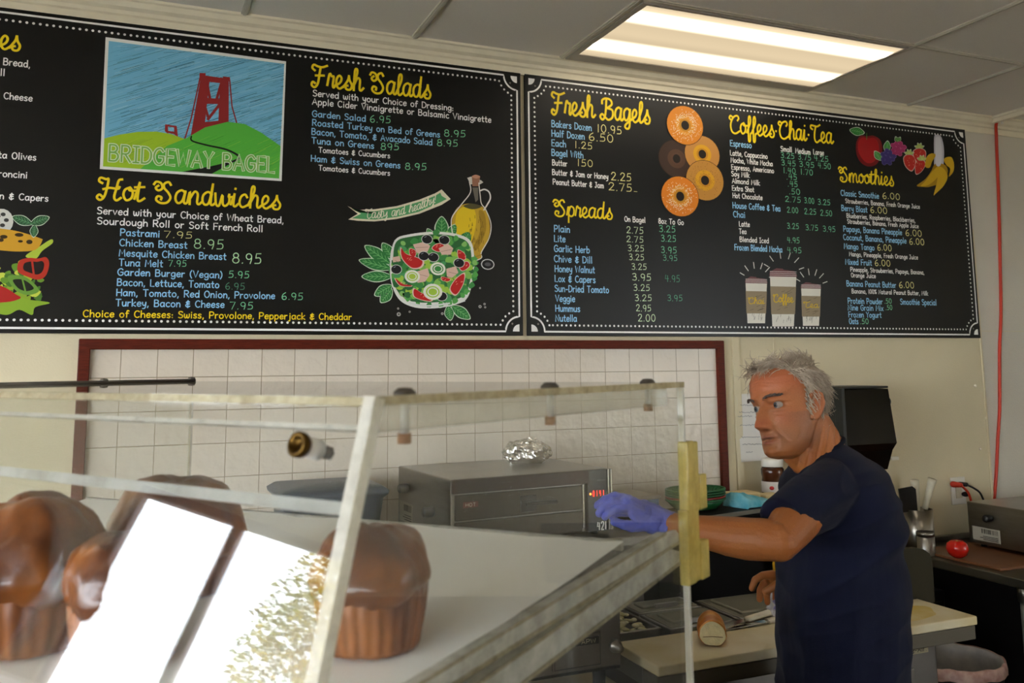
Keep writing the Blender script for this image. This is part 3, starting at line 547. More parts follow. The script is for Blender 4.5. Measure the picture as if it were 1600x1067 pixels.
texts(BR, 'price_text', [('2.75', 979, 364, 1005, 10, P2), ('2.75', 979, 378, 1005, 9.5, P2), ('3.25', 981, 392, 1006, 9.5, P2), ('3.25', 983, 406, 1006, 9.5, P2), ('3.25', 987, 421, 1010, 9.5, P2), ('3.95', 988, 438, 1017, 11, P2), ('3.25', 990, 454, 1015, 10, P2), ('3.25', 992, 470, 1018, 10, P2), ('2.95', 994, 486, 1017, 10, P2), ('2.00', 997, 502, 1024, 11, P2), ('3.25', 1030, 362, 1055, 10, P3), ('3.25', 1033, 377, 1056, 10, P3), ('3.95', 1033, 395, 1057, 10, P3), ('3.95', 1036, 407, 1058, 9, '6fb897'), ('4.95', 1039, 440, 1062, 10.5, '55997a'), ('3.95', 1043, 470, 1066, 9.5, '63a887')], 'handwritten spread prices in two columns', m=chalk, wd=.10, jit=.25)
T = 7.6
texts(BR, 'menu_text', [('Espresso', 1141, 228, 1174, 9, BLUE), ('Latte, Cappuccino', 1141, 242.5, 1199, T, WHITE), ('Mocha, White Mocha', 1142, 253.5, 1207, T, WHITE), ('Espresso, Americano', 1143, 264.5, 1209, T, WHITE), ('Soy Milk', 1143, 275, 1171, T, WHITE), ('Almond Milk', 1144, 286, 1187, T, WHITE), ('Extra Shot', 1144, 297.5, 1178, T, WHITE), ('Hot Chocolate', 1145, 309, 1191, T, WHITE), ('House Coffee & Tea', 1145, 325, 1219, 9, BLUE), ('Chai', 1146, 339, 1164, 9, BLUE), ('Latte', 1155, 353.5, 1171, T, WHITE), ('Tea', 1155, 365, 1166, T, WHITE), ('Blended Iced', 1156, 377.5, 1201, T, WHITE), ('Frozen Blended Mocha', 1148, 390.5, 1222, 9, BLUE), ('Small', 1220, 236, 1237, T, WHITE), ('Medium', 1243, 239, 1266, T, WHITE), ('Large', 1271, 241, 1287, T, WHITE)], 'coffee and tea list in blue and white print')
pr = []
for y, tr in ((246.5, ('3.25', 1220, 1241, '3.75', 1247, 1267, '4.25', 1272, 1294)), (258, ('3.45', 1221, 1243, '3.95', 1249, 1272, '4.50', 1278, 1298)), (270, ('1.40', 1224, 1243, '1.70', 1251, 1270)), (280, ('.45', 1229, 1245)), (291, ('.45', 1231, 1246)), (303, ('.50', 1233, 1250)), (315, ('2.75', 1227, 1251, '3.00', 1257, 1272, '3.25', 1278, 1297)), (332, ('2.00', 1230, 1247, '2.25', 1257, 1275, '2.50', 1282, 1300)), (357, ('3.25', 1230, 1248, '3.75', 1259, 1278, '3.95', 1286, 1305)), (379, ('4.95', 1230, 1249)), (394.5, ('4.95', 1230, 1252))):
    for k in range(0, len(tr), 3): pr.append((tr[k], tr[k+1], y+k*.75, tr[k+2], 8.6, P3))
texts(BR, 'price_text', pr, 'green handwritten coffee prices', m=chalk, wd=.11, jit=.25)
S = 6.6
texts(BR, 'menu_text', [('Classic Smoothie', 1314, 305.5, 1373, 8.5, BLUE), ('Strawberries, Banana, Fresh Orange Juice', 1321, 317, 1437, S, WHITE), ('Berry Blast', 1315, 329, 1355, 8.5, BLUE), ('Blueberries, Raspberries, Blackberries,', 1323, 340, 1430, S, WHITE), ('Strawberries, Banana, Fresh Apple Juice', 1324, 349, 1435, S, WHITE), ('Papaya, Banana Pineapple', 1318, 361.5, 1409, 8.5, BLUE), ('Coconut, Banana, Pineapple', 1318, 374.5, 1416, 8.5, BLUE), ('Mango Tango', 1319, 388.5, 1366, 8.5, BLUE), ('Mango, Pineapple, Fresh Orange Juice', 1327, 400, 1434, S, WHITE), ('Mixed Fruit', 1321, 413, 1362, 8.5, BLUE), ('Pineapple, Strawberries, Papaya, Banana,', 1329, 424, 1444, S, WHITE), ('Orange Juice', 1330, 433, 1368, S, WHITE), ('Banana Peanut Butter', 1323, 447, 1400, 8.5, BLUE), ('Banana, 100% Natural Peanut Butter, Milk', 1331, 458, 1450, S, WHITE), ('Protein Powder', 1325, 474, 1379, 8.5, BLUE), ('Smoothie Special', 1407, 475.5, 1463, 8.5, BLUE), ('Nine Grain Mix', 1325, 484.5, 1380, 8.5, BLUE), ('Frozen Yogurt', 1326, 495.5, 1377, 8.5, BLUE), ('Oats', 1327, 506, 1341, 8.5, BLUE)], 'smoothie list in blue and white print')
texts(BR, 'price_text', [('6.00', x0, y, x1, 9.5, PALE) for x0, y, x1 in ((1379, 310, 1406), (1360, 332, 1386), (1415, 368, 1440), (1421, 381.5, 1444), (1371, 391, 1393), (1367, 415, 1391), (1405, 449.5, 1428))] + [('.50', 1382, 474, 1393, 7.5, GREEN), ('.50', 1384, 484, 1394, 7.5, GREEN), ('.50', 1344, 506, 1357, 8, GREEN)], 'yellow and green handwritten smoothie prices', m=chalk, wd=.11, jit=.25)

# ---------------------------------------------------------------- pictures printed on the boards
rnd = random.Random(11)
def lerp_quad(A, B, C, D, u, v): return [(A[i]*(1-u)+B[i]*u)*(1-v)+(D[i]*(1-u)+C[i]*u)*v for i in (0, 1)]
i = Ink(); i.col = lin('f1f1ef'); q = i.px(165, 58, 447, 96, 440, 283, 156, 264); i.poly(q, 1)
q = i.px(170, 64, 444, 100, 436, 279, 161, 260); i.col = lin('7cc3e6'); i.poly(q, 2)
A, B, C, D = q
def Q(u, v): return lerp_quad(A, B, C, D, u, v)     # u right, v down
hill1 = [(0, .78), (.08, .74), (.18, .705), (.28, .69), (.36, .70), (.45, .735), (.6, .9), (.6, 1), (0, 1)]
hill2 = [(.34, .80), (.45, .72), (.55, .62), (.68, .555), (.78, .56), (.88, .62), (1, .72), (1, 1), (.2, 1)]
for k in range(760):      # slanting pencil strokes of the sky
    u, v = rnd.random(), rnd.random()**.9*.85; L = rnd.uniform(.05, .18); i.col = lin(rnd.choice(['4f9ccc', '3a7fb0', 'b5e2f6', '24618e', '14415f', '0f2f46', '9ad6f0']))
    p0 = Q(u, v); u2 = min(u+L, 1); f = (u2-u)/L; p1 = Q(u2, max(v-.62*L*f, 0)); i.ribbon([p0, p1], rnd.uniform(.0013, .0036), 3, .7)
i.col = lin('9a2a2c')
def UV(*q): return [Q(q[k], q[k+1]) for k in range(0, len(q), 2)]
for pl in (UV(.515,.05+.13,.565,.195,.545,.66,.47,.71), UV(.625,.185,.675,.195,.685,.56,.625,.585), UV(.52,.185,.67,.19,.67,.235,.52,.235), UV(.51,.375,.665,.365,.665,.41,.51,.425), UV(.50,.59,.67,.54,.67,.60,.48,.69), UV(.505,.17,.54,.165,.54,.2,.505,.2), UV(.64,.175,.682,.175,.682,.21,.64,.21)): i.poly(pl, 4)
for l in (UV(.54, .43, .565, .53), UV(.565, .55, .63, .41), UV(.63, .25, .61, .37), UV(.55, .25, .57, .37)): i.ribbon(l, .009, 4)
for l in (UV(.51, .2, .47, .55, .435, .75), UV(.68, .2, .70, .42, .735, .57)): i.ribbon(l, .0045, 4)
for pl in (UV(.325,.625,.34,.625,.345,.70,.325,.68), UV(.375,.63,.39,.63,.40,.72,.378,.70), UV(.33,.625,.385,.63,.385,.645,.33,.64), UV(.33,.675,.39,.68,.39,.70,.33,.69)): i.poly(pl, 4)
i.col = lin('a9cf2d'); i.poly([Q(*p) for p in hill1], 5); i.col = lin('5cbf45'); i.poly([Q(*p) for p in hill2], 6)
for k in range(260):
    u, v = rnd.uniform(.01, .96), rnd.uniform(.62, .97)
    ok = v > .80 or (v > .72 and u > .5)
    if not ok: continue
    i.col = lin(rnd.choice(['3f9a35', '86cf3a', '4aae4a', 'bfe04a', '2f7a30'])); p0 = Q(u, v); p1 = Q(min(u+.07, 1), v-.055); i.ribbon([p0, p1], rnd.uniform(.0012, .003), 7, .8)
road = catmull([(*Q(*p), 0) for p in ((.475, .70), (.48, .74), (.56, .765), (.68, .79), (.755, .84), (.74, .89), (.66, .935), (.56, 1.0))], 8)
i.col = lin('10160f'); road = road[:36]; n = len(road); wv = [.0022+.0016*k/n for k in range(n)]
vs = []
for k, p in enumerate(road): t = (road[min(k+1, n-1)]-road[max(k-1, 0)]).normalized(); vs += [(p.x-t.y*wv[k], i.plane(8), p.y+t.x*wv[k]), (p.x+t.y*wv[k], i.plane(8), p.y-t.x*wv[k])]
i.add(vs, [(2*k, 2*k+1, 2*k+3, 2*k+2) for k in range(n-1)])
i.poly(UV(.752, .835, .762, .845, .752, .868, .70, .91, .60, 1.0, .43, 1.0, .60, .935, .70, .89, .742, .858), 8); i.text('BRIDGEWAY BAGEL', 170, 251, 428, 25, 'e4f0d2', wd=.20, lay=9); i.text('BRIDGEWAY BAGEL', 170, 251, 428, 25, '86bf5a', wd=.10, lay=10)
obj('bridge_picture', i, ink, BL, 'picture of a red bridge over green hills lettered BRIDGEWAY BAGEL')
# banner
i = Ink()
top = [(543, 322), (556, 328), (585, 327), (620, 322), (655, 312), (680, 302), (690, 296)]; bot = [(704, 311), (690, 320), (655, 334), (620, 342), (585, 346), (560, 345), (544, 343), (559, 334)]
i.ppoly('e6dcc0', *sum([list(p) for p in top+bot], []), lay=1, smooth=False)
i.ppoly('57a367', 548,325, 558,331, 587,330, 621,325, 656,315, 680,306, 688,301, 690,306, 698,311, 688,316, 654,331, 620,339, 586,343, 562,342, 550,341, 564,334, lay=2, smooth=False)
st, tw = lay_text('Tasty and healthy!', SCR, .15); i.col = lin('f0ead2'); a = i.px(570, 341)[0]; b = i.px(681, 316)[0]; arcx = i.px(630, 337)[0]
for g in st:
    P = []
    for x, y in g:
        u = x/tw; X = (1-u)**2*a[0]+2*u*(1-u)*arcx[0]+u*u*b[0]; Z = (1-u)**2*a[1]+2*u*(1-u)*(arcx[1]-.012)+u*u*b[1]; P.append((X+y*.0001, Z+y*.0033))
    i.ribbon(P, .0028, 3)
obj('ribbon_banner', i, ink, BL, 'green ribbon lettered Tasty and healthy!')
# oil bottle
i = Ink()
i.ppoly('c9a22e', 714,325, 735,318, 757,326, 765,350, 763,372, 752,395, 752,404, 738,408, 724,402, 724,393, 710,370, 706,348, lay=1)
i.ppoly('e9c71f', 713,334, 722,324, 738,322, 744,345, 736,378, 722,378, 712,360, lay=2)
i.ppoly('a8841f', 748,330, 757,334, 759,360, 747,388, 740,388, 750,360, lay=2)
for k in range(46): x = rnd.uniform(730, 756); y = rnd.uniform(335, 388); i.pline('6d5410', .7, x, y, x+rnd.uniform(-1, 1), y+rnd.uniform(3, 7), lay=3, smooth=False)
i.pline('e8e4dc', 1.6, 733,282, 735,300, 722,318, 708,336, 705,350, 710,374, 724,394, 723,402, 737,408, 752,403, 752,394, 764,372, 767,350, 759,328, 752,318, 750,304, 748,286, lay=3)
i.pline('e8e4dc', 2.4, 750,298, 757,296, 764,300, 766,310, 761,320, 756,328, lay=3)
i.ppoly('cfcac2', 730,278, 736,276, 752,282, 755,285, 750,288, 735,288, lay=3, smooth=False); i.ppoly('9c6a52', 737,275, 750,276, 748,291, 738,291, lay=4, smooth=False)
i.ppoly('c58f74', 737,276, 743,273, 750,276, 744,279, lay=5); i.ppoly('55502c', 724,322, 737,318, 752,323, 738,327, lay=4); i.ppoly('6f695e', 738,293, 747,293, 747,312, 743,316, lay=2, smooth=False); i.pline('b08c30', 2, 724,398, 738,402, 752,398, lay=4)
obj('bottle_picture', i, ink, BL, 'picture of an oil bottle with a cork')
# salad bowl
i = Ink()
def leaf_art(x, y, ang, L, wd, c1='2f7d3e', c2='79bf73', lay=1):
    ca, sa = math.cos(math.radians(ang)), math.sin(math.radians(ang)); R = lambda u, v: (x+u*ca-v*sa, y+u*sa+v*ca)
    pts = [R(0, 0), R(L*.3, wd*.8), R(L*.65, wd*.9), R(L, 0), R(L*.65, -wd*.9), R(L*.3, -wd*.8)]
    i.ppoly('d6e6cf', *sum([list(p) for p in [R(-1, 0), R(L*.3, wd*.95), R(L*.65, wd*1.05), R(L+1.5, 0), R(L*.65, -wd*1.05), R(L*.3, -wd*.95)]], []), lay=lay)
    i.ppoly(c1, *sum([list(p) for p in pts], []), lay=lay+1)
    i.pline(c2, .9, *R(0, 0), *R(L*.9, 0), lay=lay+2, smooth=False)
    for k in range(1, 6):
        u = L*k/6.5
        for s in (-1, 1): i.pline(c2, .7, *R(u, 0), *R(u+L*.14, s*wd*.6), lay=lay+2, smooth=False)
for a in ((610, 412, 215, 48, 9), (612, 420, 195, 52, 8), (612, 432, 180, 46, 8), (612, 446, 150, 30, 8), (615, 405, 235, 30, 8), (612, 452, 130, 26, 8), (690, 375, 270, 36, 10), (676, 372, 240, 16, 5), (722, 382, 300, 22, 9), (706, 478, 35, 34, 8), (700, 478, 80, 22, 7), (700, 372, 300, 24, 7)): leaf_art(*a)
bowl = (617,375, 640,366, 680,362, 715,366, 736,378, 741,410, 738,440, 728,468, 700,478, 665,482, 640,478, 622,466, 611,440, 610,405)
i.ppoly('e8e8e2', *[v+(.0) for v in bowl], lay=4)
i.ppoly('2e6b38', 619,378, 640,370, 680,366, 713,370, 732,381, 737,410, 734,440, 724,462, 700,470, 665,473, 642,470, 625,460, 615,440, 614,405, lay=5)
for k in range(190):
    a = rnd.uniform(0, 6.28); r = rnd.random()**.5; x = 675+62*r*math.cos(a); y = 421+51*r*math.sin(a); i.ppoly(rnd.choice(['3f8f47', '5fae4e', '2c6a39', '86c25a', 'a6cf4a', '4fa061']), *sum([[x+(5+3*rnd.random())*math.cos(b+rnd.random()*.6), y+(4+3*rnd.random())*math.sin(b+rnd.random()*.6)] for b in (0, 1.05, 2.1, 3.14, 4.2, 5.2)], []), lay=6, n=2)
for k in range(60): a = rnd.uniform(0, 6.28); x = 677+66*math.cos(a); y = 420+57*math.sin(a); x = min(x, 748); i.ppoly(rnd.choice(['3f8f47', '57a84f', '8cc66a']), *sum([[x+5*rnd.uniform(.6, 1.2)*math.cos(b), y+5*rnd.uniform(.6, 1.2)*math.sin(b)] for b in (0, 1, 2, 3, 4, 5)], []), lay=4 if k % 2 else 6, n=2)
for t_ in ((626,386, 634,396, 661,406, 659,418, 644,420, 630,408, 625,396), (646,450, 660,458, 678,460, 674,471, 655,468, 645,462), (702,452, 712,435, 726,426, 724,444, 712,462), (674,388, 684,380, 695,384, 686,394), (715,390, 726,396, 727,406, 716,404), (716,414, 730,408, 734,416, 722,424), (690,432, 704,436, 700,440, 690,438), (616,434, 630,444, 644,446, 640,448, 624,446), (640,388, 650,392, 648,402, 640,398)):
    i.ppoly('eec9bd', *[v*1.0 for v in t_], lay=7)
    cx, cy = sum(t_[::2])/(len(t_)/2), sum(t_[1::2])/(len(t_)/2); i.ppoly('c6201f', *sum([[cx+(t_[k]-cx)*.88, cy+(t_[k+1]-cy)*.88] for k in range(0, len(t_), 2)], []), lay=8)
    for k in range(4): x = cx+rnd.uniform(-6, 6); y = cy+rnd.uniform(-3, 3); i.pline('f0a08a', .7, x, y, x+2, y-1.5, lay=9, smooth=False)
for p_ in ((645,382, 662,378, 672,384, 668,393, 652,396), (685,388, 700,381, 708,388, 704,398, 690,398), (652,424, 668,419, 671,430, 664,440, 652,442), (697,420, 712,416, 716,426, 706,434, 698,432), (613,402, 624,400, 626,408, 614,410)): i.ppoly('e3bfae', *p_, lay=9, smooth=False); i.pline('9c7a6c', .6, p_[0]+4, p_[1]+5, p_[4]-3, p_[5]+2, lay=10, smooth=False)
for x, y in ((667, 374), (694, 375), (662, 400), (677, 402), (717, 411), (619, 421), (690, 463)): i.pdot('d9d9d4', x, y, 9, 7.6, lay=9, n=14); i.pdot('17171b', x, y, 8, 6.7, lay=10, n=14); i.pline('9aa0a8', .8, x-4, y-3, x-1, y-4.5, lay=11, smooth=False)
for x, y, r, c in ((684, 420, 12, '3f8f47'), (644, 432, 12, 'b5d34a'), (676, 456, 15, 'a9cf45')):
    i.pdot('eef0e2', x, y, r, r*.85, lay=11, n=18); i.pdot(c, x, y, r*.72, r*.6, lay=12, n=16); i.pdot('eef0e2', x, y, r*.58, r*.48, lay=13, n=16); i.pdot(c, x, y, r*.45, r*.36, lay=14, n=14)
i.pline('e9e9e6', 1.8, 617,376, 611,395, 610,420, 612,442, 622,464, 640,475, 668,481, 700,478, 726,470, lay=15); i.pline('dfe3e0', 2.6, 640,474, 668,478, 702,474, lay=15)
i.pdot('dadada', 762, 413, 10.5, 8.4, lay=1, n=16); i.pdot('16161a', 762, 413, 9, 7, lay=2, n=16); i.pdot('5c5c62', 762, 413, 5, 3, lay=3)
for x, y, r in ((623, 491, 3.2), (594, 461, 2.6), (604, 459, 2), (640, 487, 1.6), (691, 490, 2), (698, 493, 2.2), (750, 479, 2.4), (757, 475, 1.8), (758, 480, 1.6), (622, 482, 1.6), (750, 450, 1.4)): i.pdot('bdbdb8', x, y, r, lay=1); i.pdot('55554f', x, y, r*.5, lay=2)
obj('salad_picture', i, ink, BL, 'picture of a glass bowl of salad with olives')
# sandwich filling at the left edge
i = Ink()
for k in range(60): x = rnd.uniform(-30, 62); y = rnd.uniform(405, 470); i.ppoly(rnd.choice(['8fae2c', 'b7cf3a', '6c9a2e', 'd0dc52', '4d7d2a']), x, y, x+rnd.uniform(6, 14), y+rnd.uniform(-5, 5), x+rnd.uniform(2, 8), y+rnd.uniform(6, 15), x-3, y+5, lay=1, n=3)
i.ppoly('8fb32f', -20,475, 20,462, 45,468, 78,473, 55,480, 50,492, 30,484, 10,492, -20,484, lay=2); i.ppoly('b9cf45', 40,400, 62,385, 80,374, 82,380, 66,392, 56,404, lay=2)
i.pdot('dcdcd6', 2, 346, 19, 20, lay=3, n=18)
for x, y in ((-3, 338), (5, 335), (10, 344), (4, 352), (-4, 350)): i.pdot('3a3a38', x, y, 4, 3, lay=4)
i.ppoly('d9a32a', -30,356, 0,357, 30,362, 62,372, 66,376, 56,390, 30,393, 0,391, -30,388, lay=4)
for x, y, a_, b_ in ((30, 367, 7, 3), (6, 370, 6, 3), (46, 378, 5, 3.5), (32, 377, 4, 2), (2, 375, 4, 3)): i.pdot('3d2c0c', x, y, a_, b_, lay=5)
leaf_art(50, 350, 200, 32, 7, '2d5a3a', '5f9a68', 5); leaf_art(48, 350, -20, 30, 7, '2d5a3a', '5f9a68', 5); leaf_art(54, 352, 95, 18, 6, '2d5a3a', '5f9a68', 5)
def ring(col, inner, pts): i.ppoly(col, *pts, lay=8); cx, cy = sum(pts[::2])/(len(pts)/2), sum(pts[1::2])/(len(pts)/2); i.ppoly(inner, *sum([[cx+(pts[k]-cx)*.66, cy+(pts[k+1]-cy)*.6] for k in range(0, len(pts), 2)], []), lay=9)
ring('c0331f', '1b0e0b', (30,408, 45,403, 60,404, 72,402, 77,412, 72,430, 60,437, 42,432, 28,424)); i.pline('c0331f', 2.4, 50,406, 53,430, lay=10, smooth=False)
ring('6f9f3c', '141a0c', (12,432, 30,430, 45,436, 58,448, 60,456, 44,461, 28,456, 18,446)); i.pline('6f9f3c', 2, 34,432, 40,456, lay=10, smooth=False)
i.ppoly('b8231d', -25,440, 5,448, 25,460, 32,466, 10,472, -25,470, lay=6)
obj('sandwich_picture', i, ink, BL, 'picture of cheese, lettuce and pepper slices cut by the frame')
# bagels
i = Ink()
def bagel(cx, cy, r, c1, c2, seeds, lay, ry=None):
    ry = ry or r*1.06; i.pdot('3a2410', cx, cy, r+.8, ry+.8, lay=lay, n=28); i.pdot(c1, cx, cy, r, ry, lay=lay+1, n=28); i.pdot(c2, cx, cy, r*.52, ry*.52, lay=lay+2, n=22)
    if seeds == 1:
        for k in range(230): a = rnd.uniform(0, 6.28); q = rnd.uniform(.36, .66) if k % 3 else rnd.uniform(.4, .9); x, y = cx+r*q*math.cos(a), cy+ry*q*math.sin(a); i.pline('f7ecd2', .8, x, y, x+1.1*math.cos(a), y+1.1*math.sin(a), lay=lay+4, smooth=False)
    if seeds == 2:
        for k in range(130): a = rnd.uniform(0, 6.28); q = rnd.uniform(.3, .97); i.pdot('6a3c14', cx+r*q*math.cos(a), cy+ry*q*math.sin(a), .45, lay=lay+4, n=5)
    i.pdot('c98a22' if seeds < 3 else '5d4030', cx, cy, r*.33, ry*.33, lay=lay+3, n=18); i.pdot('1c120a', cx, cy, r*.22, ry*.24, lay=lay+5, n=16)
bagel(1057, 248, 27, '3f2c22', '573c2c', 3, 1); bagel(1097, 241, 27, 'c98d45', 'dfa51f', 0, 7); bagel(1070, 196, 28, 'e08a22', 'e39a30', 1, 13, 30); bagel(1101, 282, 29, 'c28a3c', 'd9a020', 2, 13, 31); bagel(1062, 307, 29, 'e0821c', 'e2952c', 1, 20, 31)
obj('bagel_picture', i, ink, BR, 'picture of five overlapping bagels')
# paper cups
i = Ink()
def cup(x0, x1, yt, yb, word, lay=1):
    w_ = x1-x0; cx = (x0+x1)/2; h = yb-yt; L = lambda f: (x0+w_*.10*f, x1-w_*.10*f)
    a, b = L(.2); c, d = L(1.1)
    i.ppoly('e9e6dd', a, yt+h*.12, b, yt+h*.13, d, yb, c, yb, lay=lay, smooth=False)
    a, b = L(.45); c, d = L(.9); i.ppoly('9a8a70', a-.6, yt+h*.31, b+.6, yt+h*.32, d+1, yt+h*.79, c-1, yt+h*.79, lay=lay+1, smooth=False)
    i.ppoly('71454a', x0, yt+h*.10, x0+1, yt+h*.06, x0+w_*.12, yt+h*.035, x0+w_*.25, yt, x0+w_*.5, yt+h*.01, x0+w_*.5, yt+h*.025, x1-w_*.1, yt+h*.05, x1, yt+h*.12, x1, yt+h*.15, x0, yt+h*.14, lay=lay+1, smooth=False)
    for f in (.055, .085, .115): i.pline('e7d7d4', .9, x0+1, yt+h*f, x1-1, yt+h*(f+.01), lay=lay+2, smooth=False)
    for k in range(16): x = rnd.uniform(x0+w_*.2, x1-w_*.2); y = rnd.uniform(yt+h*.35, yt+h*.75); i.pline('5f5442', .6, x, y, x+5, y-2, lay=lay+2, smooth=False)
    for k in range(10): x = rnd.uniform(x0+w_*.2, x1-w_*.2); y = rnd.uniform(yt+h*.83, yt+h*.95); i.pline('6a665c', .6, x, y, x+1, y-5, lay=lay+2, smooth=False)
    i.text(word, cx-w_*.36, yt+h*.58, cx+w_*.36, h*.13, 'e0bb1c', font=SCR, wd=.13, lay=lay+4)
    for k, an in enumerate((-150, -125, -98, -72, -48, -20)):
        ca, sa = math.cos(math.radians(an)), math.sin(math.radians(an)); r0, r1 = w_*.62, w_*.62+(8 if 0 < k < 5 else 6); y0 = yt+h*.12
        i.pline('e4e2dc', 1.5, cx+r0*ca, y0+r0*sa, cx+r1*ca*1.05, y0+r1*sa*1.05, lay=lay, smooth=False)
cup(1164, 1199, 432, 505, 'Chai'); cup(1202, 1245, 419, 510, 'Coffee'); cup(1251, 1283, 441, 509, 'Tea')
obj('cup_picture', i, ink, BR, 'picture of three takeaway cups')
# fruit
i = Ink()
i.ppoly('7e1016', 1338,222, 1345,212, 1355,213, 1365,212, 1376,220, 1378,238, 1370,256, 1357,260, 1345,254, 1338,240, lay=1); i.ppoly('b0161c', 1341,222, 1347,215, 1356,216, 1366,216, 1372,224, 1373,238, 1366,252, 1356,255, 1347,248, 1341,236, lay=2)
i.pline('4c8a3a', 1.6, 1354,218, 1354,208, lay=3, smooth=False); leaf_art(1328, 203, 12, 22, 6, '2f8a3a', '77c26f', 3)
leaf_art(1376, 250, 235, 16, 5, '3f9a3f', '8bd07f', 3); leaf_art(1385, 238, 275, 17, 5, '3f9a3f', '8bd07f', 3)
def berry(cx, cy, r, c, c2, lay):
    for k in range(16): a = k*2.4; q = r*math.sqrt(k/16); i.pdot(c2, cx+q*math.cos(a), cy+q*math.sin(a), r*.34, lay=lay, n=9); i.pdot(c, cx+q*math.cos(a), cy+q*math.sin(a), r*.27, lay=lay+1, n=9)
berry(1387, 246, 11, '43357d', '6d61a4', 6); berry(1403, 232, 11, 'b0306c', 'd2659a', 6); leaf_art(1402, 222, 250, 8, 3, '3f7a30', '79b062', 6); leaf_art(1402, 222, 300, 8, 3, '3f7a30', '79b062', 6)
for pts in ((1411,246, 1420,240, 1429,246, 1430,258, 1424,268, 1414,260), (1426,236, 1436,231, 1446,236, 1445,248, 1436,256, 1428,248), (1430,254, 1440,248, 1446,256, 1440,268, 1431,273, 1429,264)):
    i.ppoly('e9c0b5', *pts, lay=9); cx, cy = sum(pts[::2])/6, sum(pts[1::2])/6; i.ppoly('cc2a22', *sum([[cx+(pts[k]-cx)*.9, cy+(pts[k+1]-cy)*.9] for k in range(0, 12, 2)], []), lay=10)
    for k in range(9): i.pdot('f3c6a0', cx+rnd.uniform(-6, 6), cy+rnd.uniform(-7, 7), .5, lay=11, n=5)
for x, y in ((1420, 241), (1436, 231), (1440, 250)):
    for an in (200, 250, 290, 340): leaf_art(x, y, an, 7, 2.2, '9dc04a', 'd2e08a', 12)
i.ppoly('cfcbd8', 1459,214, 1464,211, 1470,214, 1474,230, 1474,250, 1472,262, 1460,262, 1459,245, lay=14); i.ppoly('e4e1ea', 1461,217, 1465,214, 1469,218, 1471,240, 1469,258, 1462,258, 1461,240, lay=15)
Yb, Yd = 'dcb022', 'b58a17'
i.ppoly(Yd, 1461,256, 1476,258, 1480,270, 1470,285, 1452,292, 1440,292, 1432,290, 1445,280, 1454,268, lay=14); i.ppoly(Yb, 1462,262, 1472,262, 1480,275, 1474,290, 1462,302, 1458,305, 1462,290, 1464,276, lay=16)
i.ppoly(Yb, 1474,250, 1478,246, 1486,246, 1490,256, 1489,268, 1482,276, 1484,264, 1478,258, lay=14); i.ppoly(Yb, 1462,242, 1454,240, 1447,246, 1445,260, 1452,262, 1456,252, lay=14); i.ppoly(Yb, 1456,268, 1464,262, 1466,274, 1452,288, 1438,291, 1446,282, lay=15)
obj('fruit_picture', i, ink, BR, 'picture of an apple, berries and a peeled banana')
# ================================================================ THE ACRYLIC PASTRY CASE
AC = acrylic('clear acrylic', 'fbfcfb', .022); ACR = acrylic('scuffed acrylic rail', 'f6f5f1', .62, hn=30, hcol='fbf8f0')
AED = acrylic('glued acrylic edge', 'f2ecd8', .42, hcol='efe6cc', hn=60); AYL = acrylic('yellowed acrylic', 'f3e8b4', .6, hcol='f6e694', hn=18)
K = .7
C0 = CAM + (at_z(587, 620, CAM.z-.0326)-CAM)*K
R0 = CAM + (at_z(1068, 597, CAM.z-.0326)-CAM)*K
cu = (R0-C0).normalized(); cw = Vector((-cu.y, cu.x, 0)); cz = Vector((0, 0, 1)); LEN = (R0-C0).length; WID = (at_p(298, 690, R0, cu)-C0).dot(cw)
SL = -.342/1.0       # outward slope of the slanted front: s per metre of drop is +.286
sl = .2861           # slanted front moves this far towards the customer per metre of drop
def cp(s, t, z): return C0 + cu*s + cw*t + cz*z
def on_side(px, py, off=0): return at_p(px, py, C0-cw*0+cw*off, cw)     # point of the right side panel
def on_shelf(px, py): return at_p(px, py, SA, SN)
SA = on_side(975, 853, .024); SB = on_side(650, 1067, .024); SN = (SB-SA).cross(cw).normalized(); SN = SN if SN.z > 0 else -SN
def shelf_z(s): k = ((SB-SA).dot(cz))/((SB-SA).dot(cu)); return (SA-C0).z + k*(s-(SA-C0).dot(cu))
case = thing('pastry_case', 'clear acrylic pastry case with a slanted front in the foreground', 'display case', cp(LEN/2, WID/2, -.46), 0)
E6 = .006
def slab(name, poly, off, edge=AED, face=AC, label=None, parent=None):
    m = MB(); m.mi = 0; m.prism(poly, off, edge_mi=1); return obj(name, m, [face, edge], parent or case, label)
DB = -.45
slab('top_panel', [cp(0, 0, 0), cp(LEN, 0, 0), cp(LEN, WID, 0), cp(0, WID, 0)], cz*-E6)
slab('side_panel', [cp(.004, 0, -E6), cp(LEN-.006, 0, -E6), cp(LEN-.006, 0, DB), cp(sl*DB, 0, DB)], cw*E6)
nrm = cw.cross(Vector(cp(sl*DB, 0, DB)-cp(0, 0, 0))).normalized(); nrm = nrm if nrm.dot(CAM-C0) > 0 else -nrm     # outward normal of the slanted front
def fr(t, z, o=0): return cp(sl*z, t, z) + nrm*o
front = slab('front_panel', [fr(0, 0), fr(WID, 0), fr(WID, DB), fr(0, DB)], nrm*-.005)
slab('side_panel', [cp(.004, WID, -E6), cp(LEN-.006, WID, -E6), cp(LEN-.006, WID, DB), cp(sl*DB, WID, DB)], cw*-E6)
